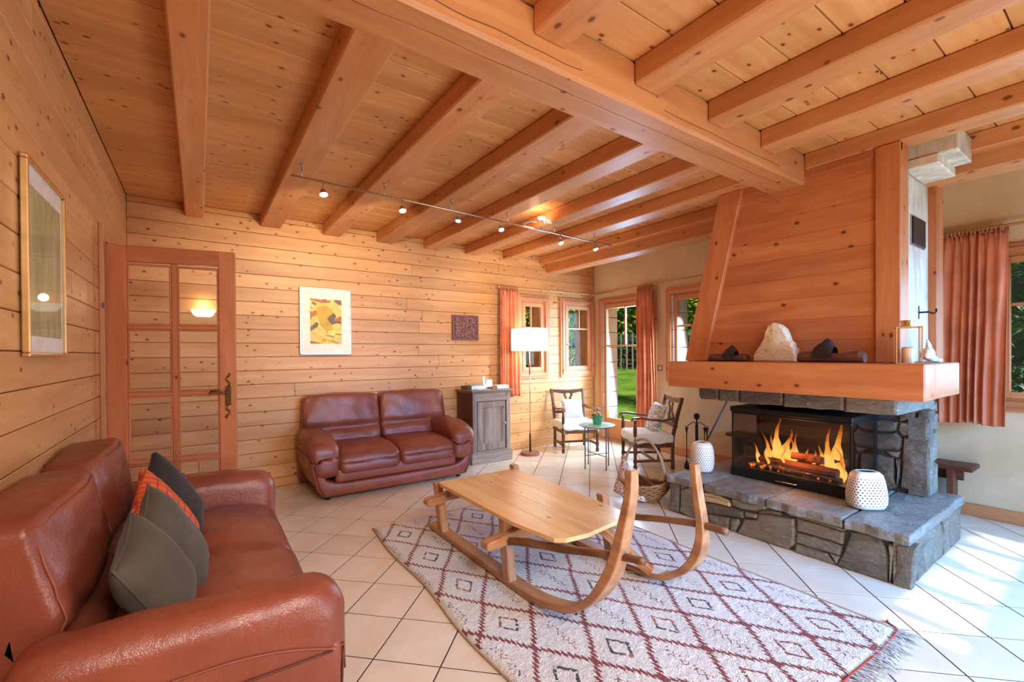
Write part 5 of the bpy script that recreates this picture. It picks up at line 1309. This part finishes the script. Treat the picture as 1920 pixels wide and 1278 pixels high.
# ================================================================ CURTAINS AND RODS
def curtain(name, label, axis, plane, a0, a1, b0, b1, ztop, zbot, folds, seed, amp=.035, squeeze=None):
    """hangs in plane (axis const); a0..a1 width at the top, b0..b1 at the bottom"""
    t = thing(name, label, 'curtain', ((plane if axis == 0 else (a0+a1)/2), ((a0+a1)/2 if axis == 0 else plane), zbot), 0)
    R = random.Random(seed); nu, nv = folds*12, 34; vs = []
    ph1, ph2 = R.uniform(0, 6), R.uniform(0, 6)
    for j in range(nv+1):
        v = j/nv
        for i in range(nu+1):
            u = i/nu
            k = v**0.6
            a = (a0+(a1-a0)*u)*(1-k)+(b0+(b1-b0)*u)*k
            fo = math.sin(2*PI*folds*u+0.9*math.sin(3*v+ph1)+1.7*math.sin(6*u+ph2)+.8*noise.noise(Vector((u*4, v*2, seed))))*(.75+.4*math.sin(11*u+seed))
            top = max(0, 1-v/.09)
            d = amp*fo*(0.55+.6*v)*(1-.35*top)+.012*noise.noise(Vector((u*7, v*4, seed)))
            if v < .07: d += .010*math.sin(2*PI*folds*2*u+1)*top; a += 0.012*math.sin(2*PI*folds*2*u)*top
            z = ztop+(zbot-ztop)*v+(.012*math.sin(2*PI*folds*u*1.0+ph1) if v == 0 else 0)+.006*math.sin(9*u+seed)*(v > .97)
            p = (d, a-(a0+a1)/2, z-zbot) if axis == 0 else (a-(a0+a1)/2, d, z-zbot)
            vs.append(p)
    fs = [(j*(nu+1)+i, j*(nu+1)+i+1, (j+1)*(nu+1)+i+1, (j+1)*(nu+1)+i) for j in range(nv) for i in range(nu)]
    o = MB().add(vs, fs).build('cloth', 'curtain', t, smooth=True)
    sm = o.modifiers.new('thick', 'SOLIDIFY'); sm.thickness = .003
    return t
CP = X2-.085; CPB = Y1-.085
curtain('curtain', 'salmon curtain gathered beside the floor lamp on the plank wall', 1, CPB, 3.225, 3.51, 3.20, 3.53, 2.155, .735, 6, 1, .030)
curtain('curtain', 'long salmon curtain gathered at the tall glazed door', 0, CP, 3.83, 4.08, 3.80, 4.09, 2.19, .07, 5, 2, .028)
curtain('curtain', 'salmon curtain hanging at the right edge beyond the hood', 0, CP-.02, .64, 1.01, .655, 1.02, 2.205, .735, 7, 3, .034)
def rod(label, a, b, rings, capped=(True, True)):
    t = thing('curtain_rod', label, 'curtain rod', a); a, b = Vector(a), Vector(b); d = (b-a)
    MB().tube([(0, 0, 0), d], .011, n=12).build('rod', 'pine_x' if abs(d.x) > abs(d.y) else 'pine_y', t, smooth=True)
    dn = d.normalized()
    for e, c in zip((0, 1), capped):
        if c: 
            p = d*e+dn*(.012 if e else -.012); MB().rbox(p, (.019, .019, .019), .018, n=6).build('finial', 'pine_x', t, smooth=True)
    out = Vector((1, 0, 0)) if abs(dn.y) > .5 else Vector((0, 1, 0))
    for f in (.05, .95):
        q = d*f; MB().tube([q, q+out*.07], .007, n=8).build('bracket', 'joinery_x', t, smooth=True)
    for r in rings:
        q = a.copy()-a; q = d*0+(Vector((r, a.y, a.z))-a if abs(dn.x) > .5 else Vector((a.x, r, a.z))-a)
        u = Vector((0, 1, 0)) if abs(dn.x) > .5 else Vector((1, 0, 0))
        MB().tube([q+Vector((0, 0, -.006))+(u*math.cos(k)+Vector((0, 0, 1))*math.sin(k))*.021 for k in np.linspace(0, 2*PI, 14, endpoint=False)], .0035, n=6, closed=True).build('ring', 'joinery_x', t, smooth=True)
    return t
rod('pale wooden curtain rod above the two small windows', (3.22, CPB, 2.175), (4.90, CPB, 2.185), [3.235+.022*k for k in range(13)])
rod('pale wooden curtain rod over the tall glazed door', (CP, 4.89, 2.195), (CP, 3.80, 2.215), [3.84+.02*k for k in range(12)])
rod('wooden curtain rod running behind the slanted hood post', (CP, 3.76, 2.215), (CP, 2.80, 2.215), [])
rod('wooden curtain rod above the right window', (CP-.02, 1.10, 2.225), (CP-.02, -.75, 2.225), [.68+.022*k for k in range(15)], (True, False))

# ================================================================ SPOTLIGHT RAIL
tA, tB = Vector((.50, 3.217, 2.468)), Vector((3.695, 3.414, 2.468)); td = (tB-tA)
rl_ = thing('spotlight_rail', 'thin brushed metal spotlight rail running under the ceiling joists', 'light rail', tA)
MB().tube([(0, 0, 0), td], .0065, n=10).build('rail', 'steel', rl_, smooth=True)
def tp(f): return tA+td*f
jx = [(a+b)/2 for a, b in far]
for x in [.565, 1.13, 1.70, 2.27, 2.85, 3.42]:
    f = (x-tA.x)/td.x; p = td*f
    MB().tube([p+Vector((0, 0, .085)), p+Vector((0, 0, -.008))], .004, n=8).lathe([(.012, .078), (.012, .085)], p, 10).build('hanger', 'steel', rl_, smooth=True)
import mathutils
def spot_head(x, drop, aim, label, on, power, col=WARM):
    f = (x-tA.x)/td.x; p = tp(f); t = thing('spot_lamp', label, 'spotlight', p, 0, 'spot heads on the ceiling rail')
    hpos = Vector((0, 0, -drop)); dl_ = (Vector(aim)-(p+hpos)).normalized(); d = (Vector((x+.15, 2.6, .4))-(p+hpos)).normalized() if on else dl_; q = d.to_track_quat('Z', 'Y')
    MB().tube([(0, 0, .01), (0, 0, -drop*.6), tuple(hpos-d*.035)], .004, n=8).build('stem', 'steel', t, smooth=True)
    MB().lathe([(.004, -.035), (.012, -.03), (.024, -.004), (.027, .012)], hpos, 16, q, cap=False).build('reflector', 'steel', t, smooth=True)
    MB().lathe([(.001, .004), (.022, .002)], hpos, 16, q, cap=False).build('lamp_disc', 'bulb' if on else 'bulb_off', t)
    MB().rbox(hpos+q @ Vector((0, 0, .008)), (.014, .014, .014), .0135, n=5).build('bulb', 'bulb' if on else 'bulb_off', t, smooth=True)
    if power:
        l = light('spot_beam', 'SPOT', p+hpos+dl_*.045+d*.02, power, col, aim, spot_size=1.5, spot_blend=.8, shadow_soft_size=.02)
    return t
spot_head(.70, .075, (.75, 4.99, 1.9), 'lit spot at the left end of the rail, first from the door', True, 64)
spot_head(1.27, .075, (1.45, 4.99, 2.0), 'lit spot above the yellow print, second from the left end', True, 62)
spot_head(1.76, .065, (1.3, 3.0, .4), 'third spot from the left end of the rail, turned sideways', False, 0)
spot_head(2.20, .065, (2.0, 2.4, .3), 'fourth spot from the left end of the rail, next to the leaf-shaped uplight', False, 0)
spot_head(2.93, .075, (3.3, 4.99, 1.8), 'bright lit spot over the floor lamp, second from the right end', True, 60)
spot_head(3.44, .065, (4.0, 4.5, .4), 'last small lit spot at the right end of the rail', True, 25)
upl = thing('leaf_uplight', 'leaf-shaped metal uplight above the middle of the rail', 'uplight', tp((2.47-.5)/3.195))
MB().tube([(0, 0, 0), (0, 0, .03), (.05, -.02, .05), (.13, -.05, .055), (.17, -.06, .07)], .006, n=8).build('arm', 'steel', upl, smooth=True)
lv = []; n = 18
for i in range(n):
    q = 2*PI*i/n; x = .105*math.cos(q); y = .045*math.sin(q)*(1-.45*math.cos(q)); lv.append((x, y))
MB().prism(lv, 2, 0, .004).build('leaf_shade', 'white', upl, (.20, -.06, .078), (0, 0.10, .35))
MB().tube([(.17, -.06, .078), (.165, -.055, .055), (.185, -.05, .05)], .003).tube([(.21, -.06, .078), (.205, -.055, .055)], .003).build('wire', 'iron', upl)
light('uplight_beam', 'POINT', tp((2.60-.5)/3.195)+Vector((0, 0, .06)), 5, (1, .62, .40), shadow_soft_size=.03)

# ================================================================ ARMCHAIRS
def armchair(label, loc, rz):
    t = thing('armchair', label, 'chair', loc, rz, 'carved wooden armchairs by the tall glazed door')
    w, d = .235, .215
    leg = [(.015, 0), (.022, .012), (.024, .04), (.014, .06), (.022, .085), (.024, .11), (.016, .13), (.019, .17), (.023, .21), (.022, .30)]
    arm_up = [(.020, .30), (.015, .36), (.020, .40), (.022, .46), (.014, .50), (.018, .555)]
    for sx in (-1, 1):
        MB().lathe(leg, (sx*w, -d, 0), 12).build('leg', 'dark_z', t, smooth=True)
        MB().lathe(arm_up, (sx*w, -d, 0), 12).build('arm_support', 'dark_z', t, smooth=True)
        MB().rtube([(sx*w*.92, d, 0), (sx*w*.92, d-.005, .20), (sx*w*.92, d, .36), (sx*w*.96, d+.05, .60), (sx*w, d+.10, .80)], .034, .036, (1, 0, 0)).build('leg', 'dark_z', t, bevel=.004)
        MB().rtube([(sx*(w+.005), -d-.045, .548), (sx*(w+.008), -d-.02, .575), (sx*(w+.005), -d+.05, .580), (sx*w, -.05, .560), (sx*w, .10, .545), (sx*w*.98, d+.01, .575)], [.046, .046, .036, .03, .032, .034], .022, (1, 0, 0)).build('arm', 'dark_y', t, bevel=.005, seg=2)
        MB().bar((sx*w, -d, .10), (sx*w*.92, d, .10), .026, .026).build('stretcher', 'dark_y', t, bevel=.003)
    MB().bar((-w, 0, .105), (w, 0, .105), .026, .026).build('stretcher', 'dark_x', t, bevel=.003)
    MB().box(-w-.005, w+.005, -d-.012, -d+.012, .25, .31).box(-w, w, d-.012, d+.012, .27, .31).box(-w-.01, -w+.012, -d, d, .25, .31).box(w-.012, w+.01, -d, d, .25, .31).build('seat_rail', 'dark_x', t, bevel=.003)
    # crest rail with shaped underside, vase splat halves, lower rail
    yb_, zt = d+.095, .80
    pts = [(-w-.02, zt-.06), (-w-.025, zt+.0), (-w*.5, zt-.012), (0, zt-.018), (w*.5, zt-.012), (w+.025, zt), (w+.02, zt-.06), (w*.75, zt-.05), (w*.35, zt-.07), (0, zt-.062), (-w*.35, zt-.07), (-w*.75, zt-.05)]
    MB().prism(pts, 1, yb_-.012, yb_+.012).build('crest_rail', 'dark_x', t, bevel=.004)
    for sx in (-1, 1):
        pr_ = [(.022, zt-.06), (.060, zt-.065), (.078, zt-.085), (.050, zt-.12), (.048, zt-.17), (.085, zt-.21), (.085, zt-.30), (.022, zt-.30), (.030, zt-.22), (.012, zt-.18), (.018, zt-.12), (.038, zt-.09)]
        MB().prism([(sx*a, b) for a, b in pr_], 1, -.007, .007).build('splat', 'dark_z', t, (0, yb_-.03, 0.0), (0, 0, 0), bevel=.003)
    MB().box(-w*.93, w*.93, d+.035, d+.055, .46, .50).build('lower_rail', 'dark_x', t, bevel=.003)
    def f(p):
        u, v = p[0]/.235, p[1]/.225
        z = p[2]+(.022*(1-u*u)*(1-v*v) if p[2] > 0 else -.02*abs(math.sin(7*u)+math.sin(6*v))*.5*(max(abs(u), abs(v)) > .9))
        return (p[0], p[1], z+.008*noise.noise(Vector((p[0]*14, p[1]*14, p[2]*4+rz))))
    MB().rbox((0, -.01, .345), (.252, .232, .052), .035, n=16, f=f).build('seat_cushion', 'white_cloth', t, smooth=True)
    return t
armchair('carved armchair turned to the room with a lattice pillow, near the small windows', (4.19, 4.545, 0), -.40)
armchair('carved armchair seen from behind its side with a striped pillow, by the fire irons', (4.265, 3.40, 0), -2.14)
def chair_pillow(label, mat, c, rz, tilt, s, th):
    t = throw_pillow(label, mat, c, rz, tilt, s, th, 3, 'pillows on the two armchairs', False); return t
q = Matrix.Rotation(-.40, 3, 'Z') @ Vector((0.0, .10, 0)); chair_pillow('white pillow with a grey lattice print leaning in the armchair near the windows', 'lattice_pillow', (4.19+q.x, 4.545+q.y, .53), -.40, -.32, .155, .06)
q = Matrix.Rotation(-2.14, 3, 'Z') @ Vector((0.0, .10, 0)); chair_pillow('pale blue striped pillow leaning in the armchair by the fire irons', 'striped_pillow', (4.265+q.x, 3.40+q.y, .55), -2.14, -.36, .18, .065)

# ================================================================ ROUND TABLE, POT
tb = thing('round_side_table', 'small round mint-green metal table between the two armchairs', 'table', (3.715, 3.664, 0), .65)
MB().lathe([(.001, .478), (.198, .478), (.202, .482), (.202, .490), (.196, .492), (.001, .490)], n=40, cap=False).build('table_top', 'mint', tb)
for k in range(4):
    a = PI/4+k*PI/2; x, y = .165*math.cos(a), .165*math.sin(a); MB().tube([(x, y, 0), (x, y, .48)], .0065, n=8).build('leg', 'greyframe', tb, smooth=True)
for a in (PI/4, 3*PI/4): MB().tube([(.165*math.cos(a), .165*math.sin(a), .15), (-.165*math.cos(a), -.165*math.sin(a), .15)], .005, n=8).build('cross_brace', 'greyframe', tb, smooth=True)
MB().tube([(.17*math.cos(a), .17*math.sin(a), .47) for a in np.linspace(0, 2*PI, 28, endpoint=False)], .005, n=6, closed=True).build('hoop', 'greyframe', tb, smooth=True)
pt = thing('flower_pot', 'green pot with pale blossom on the round mint table', 'plant pot', (3.73, 3.67, .492))
MB().lathe([(.048, 0), (.062, .085), (.066, .088), (.066, .098), (.060, .098), (.056, .085), (.001, .085)], n=24).build('pot', 'green_pot', pt, smooth=False)
R = random.Random(2); m = MB(); ml = MB()
for k in range(90):
    a, r_, z = R.uniform(0, 6.28), R.uniform(0, .062), R.uniform(.095, .135); (m if R.random() < .75 else ml).rbox((r_*math.cos(a), r_*math.sin(a), z-(r_**2)*4), (.011, .011, .006), .005, n=2, rot=Matrix.Rotation(R.uniform(-1, 1), 3, 'X'))
m.build('blossom', 'flower', pt)['kind'] = 'stuff'; ml.build('leaves', 'leaf', pt)['kind'] = 'stuff'

# ================================================================ BASKET, FIRE IRONS, POKER, BENCH
bk_ = thing('wicker_basket', 'wicker log basket with an arched handle beside the hearth', 'basket', (3.24, 2.62, 0), .15)
def bowl(n=28, rows=7):
    m = MB(); vs = []
    for i in range(rows+1):
        t = i/rows; r_ = .55+.45*math.sin(t*PI/2)
        for j in range(n):
            a = 2*PI*j/n; vs.append((.15*r_*math.cos(a), .235*r_*math.sin(a), .012+.13*t+.05*t*abs(math.sin(a))**2))
    fs = [(i*n+j, i*n+(j+1) % n, (i+1)*n+(j+1) % n, (i+1)*n+j) for i in range(rows) for j in range(n)]+[tuple(range(n))]
    return m.add(vs, fs)
o = bowl().build('bowl', 'wicker_d', bk_, smooth=True); o.modifiers.new('t', 'SOLIDIFY').thickness = .006
for i in range(8):
    t = i/7; r_ = .555+.45*math.sin(t*PI/2)
    ring = [(.153*r_*math.cos(a), .238*r_*math.sin(a), .014+.13*t+.05*t*abs(math.sin(a))**2+.004*math.sin(14*a+i*PI)) for a in np.linspace(0, 2*PI, 56, endpoint=False)]
    MB().tube(ring, .0075 if i < 7 else .012, n=6, closed=True).build('wicker_strand', 'wicker', bk_, smooth=True)
for k in range(3):
    MB().tube([((k-1)*.012*math.cos(a), .205*math.cos(a)+0*k, .17+.36*math.sin(a)+(k == 1)*.006) for a in np.linspace(-.12, PI+.12, 26)], .008, n=6).build('handle', 'wicker', bk_, smooth=True)
# pale woven fan side rising to the handle
m = MB(); vs = []; n = 10
for i in range(n+1):
    for j in range(n+1):
        s, q = i/n, j/n; y = .235-(.0+.34*q)*(1-s)**1.0; z = .05+.32*s-.02*q*(1-s); x = -.13+.12*s+.05*math.sin(PI*q)*(1-s)*-1
        vs.append((x, y-.03*s, z))
fs = [(i*(n+1)+j, i*(n+1)+j+1, (i+1)*(n+1)+j+1, (i+1)*(n+1)+j) for i in range(n) for j in range(n)]
def fan_mat():
    t = NT('speckled_weave'); n = t.noise(t.vmath('MULTIPLY', t.coords(rand=False), (60, 60, 140)), 1, 3)
    t.bump(n, .6, .01); return t.done(t.mix(t.rng(n, .42, .56), rgb(130, 84, 70), rgb(232, 214, 208)), .7)
MT['fan'] = fan_mat(); o = MB().add(vs, fs).build('woven_flap', 'fan', bk_, smooth=True); o.modifiers.new('t', 'SOLIDIFY').thickness = .006
R = random.Random(6)
for k in range(3):
    a = Vector((-.05+.05*k, -.12, .12+.012*k)); b = Vector((.0+.02*k, .14, .10+.02*k)); mm = MB().prism([(-.03, -.02), (.03, -.018), (.02, .022), (-.018, .024)], 1, -.13, .13)
    mm.build('kindling', 'rustic_y', bk_, (a+b)/2, (.1*k, .2, .25-.3*k), bevel=.002)
tl = thing('fire_irons', 'black wrought iron fire tool stand with a ball finial behind the far vase', 'fire tools', (4.52, 2.93, 0), -.9)
MB().lathe([(.10, 0), (.10, .008), (.02, .018), (.010, .03), (.010, .28), (.016, .30), (.016, .50), (.008, .515), (.008, .55), (.012, .56), (.028, .575), (.032, .60), (.026, .62), (.001, .632)], n=14).build('stand', 'iron', tl, smooth=True)
for sx in (-1, 1):
    MB().tube([(0, 0, .515), (sx*.035, 0, .53), (sx*.07, 0, .505), (sx*.10, 0, .48), (sx*.12, 0, .488)], .005, n=6).build('arm', 'iron', tl, smooth=True)
for k, (x, y) in enumerate(((-.105, 0), (.105, 0), (.085, .03))):
    MB().lathe([(.018, .47), (.008, .42), (.005, .38), (.005, .05), (.007, .04)], (x, y, 0), 8).build('tool_shaft', 'iron', tl, smooth=True)
MB().box(.075, .135, -.003, .003, .02, .11).build('shovel_blade', 'iron', tl, bevel=.002)
MB().lathe([(.008, .10), (.022, .07), (.026, .02), (.024, .01)], (-.105, 0, 0), 10).build('brush', 'black', tl, smooth=True)
pk = MB().tube([(0, 0, 0), (.33, -.31, .93)], .010, n=8).build('leaning_pole', 'greyframe', None, (4.66, 3.06, .0), smooth=True); tag(pk, 'long grey metal pole leaning against the wall behind the fire irons', 'pole')
bn_ = thing('wall_bench', 'low brown wooden bench along the plaster wall behind the fireplace', 'bench', (4.87, 1.80, 0))
MB().box(-.125, .113, -1.0, .93, .385, .42).build('seat', 'rustic_y', bn_, bevel=.006)
MB().box(.05, .075, -.92, .92, .28, .385).build('apron', 'rustic_y', bn_, bevel=.003)
for y in (-.86, -.30, .30, .86):
    MB().prism([(-.055, 0), (.085, 0), (.085, .385), (-.075, .385), (-.045, .30), (-.045, .05)], 1, y-.02, y+.02).build('leg', 'rustic_z', bn_, bevel=.003)
sk_ = thing('wall_socket', 'small grey double switch plate on the plaster wall beside the long curtain', 'switch', (X2, 3.80, 1.10))
MB().box(-.008, 0, -.06, .06, -.035, .035).build('plate', 'greyframe', sk_, bevel=.002); MB().box(-.012, -.008, -.05, -.004, -.025, .025).build('rocker', 'steel', sk_, bevel=.001); MB().box(-.012, -.008, .004, .05, -.025, .025).build('rocker', 'steel', sk_, bevel=.001)
lb = thing('wall_bracket_lamp', 'tiny brass fitting between the two small windows', 'fitting', (4.22, Y1, 2.03)); MB().box(-.02, .02, -.008, 0, -.012, .012).build('plate', 'brass', lb); MB().tube([(0, -.008, 0), (.02, -.05, .005), (.03, -.06, .0)], .006).build('arm', 'brass', lb, smooth=True)
# plaster bowl light on the back wall, seen through the door glass
sc_ = thing('wall_uplighter', 'glowing white bowl uplighter on the plank wall behind the glazed door', 'wall lamp', (.035, Y1, 1.69))
vs, n = [], 14
for r_, z in ((.05, -.035), (.075, -.02), (.10, .03)):
    for j in range(n+1): a = PI*j/n; vs.append((r_*math.cos(a), -r_*.55*math.sin(a), z))
fs = [(i*(n+1)+j, i*(n+1)+j+1, (i+1)*(n+1)+j+1, (i+1)*(n+1)+j) for i in range(2) for j in range(n)]+[tuple(range(n+1))]
MB().add(vs, fs).build('bowl', 'sconce', sc_, smooth=True)
light('uplighter_light', 'POINT', (.035, Y1-.06, 1.76), 1.2, WARM, shadow_soft_size=.03)
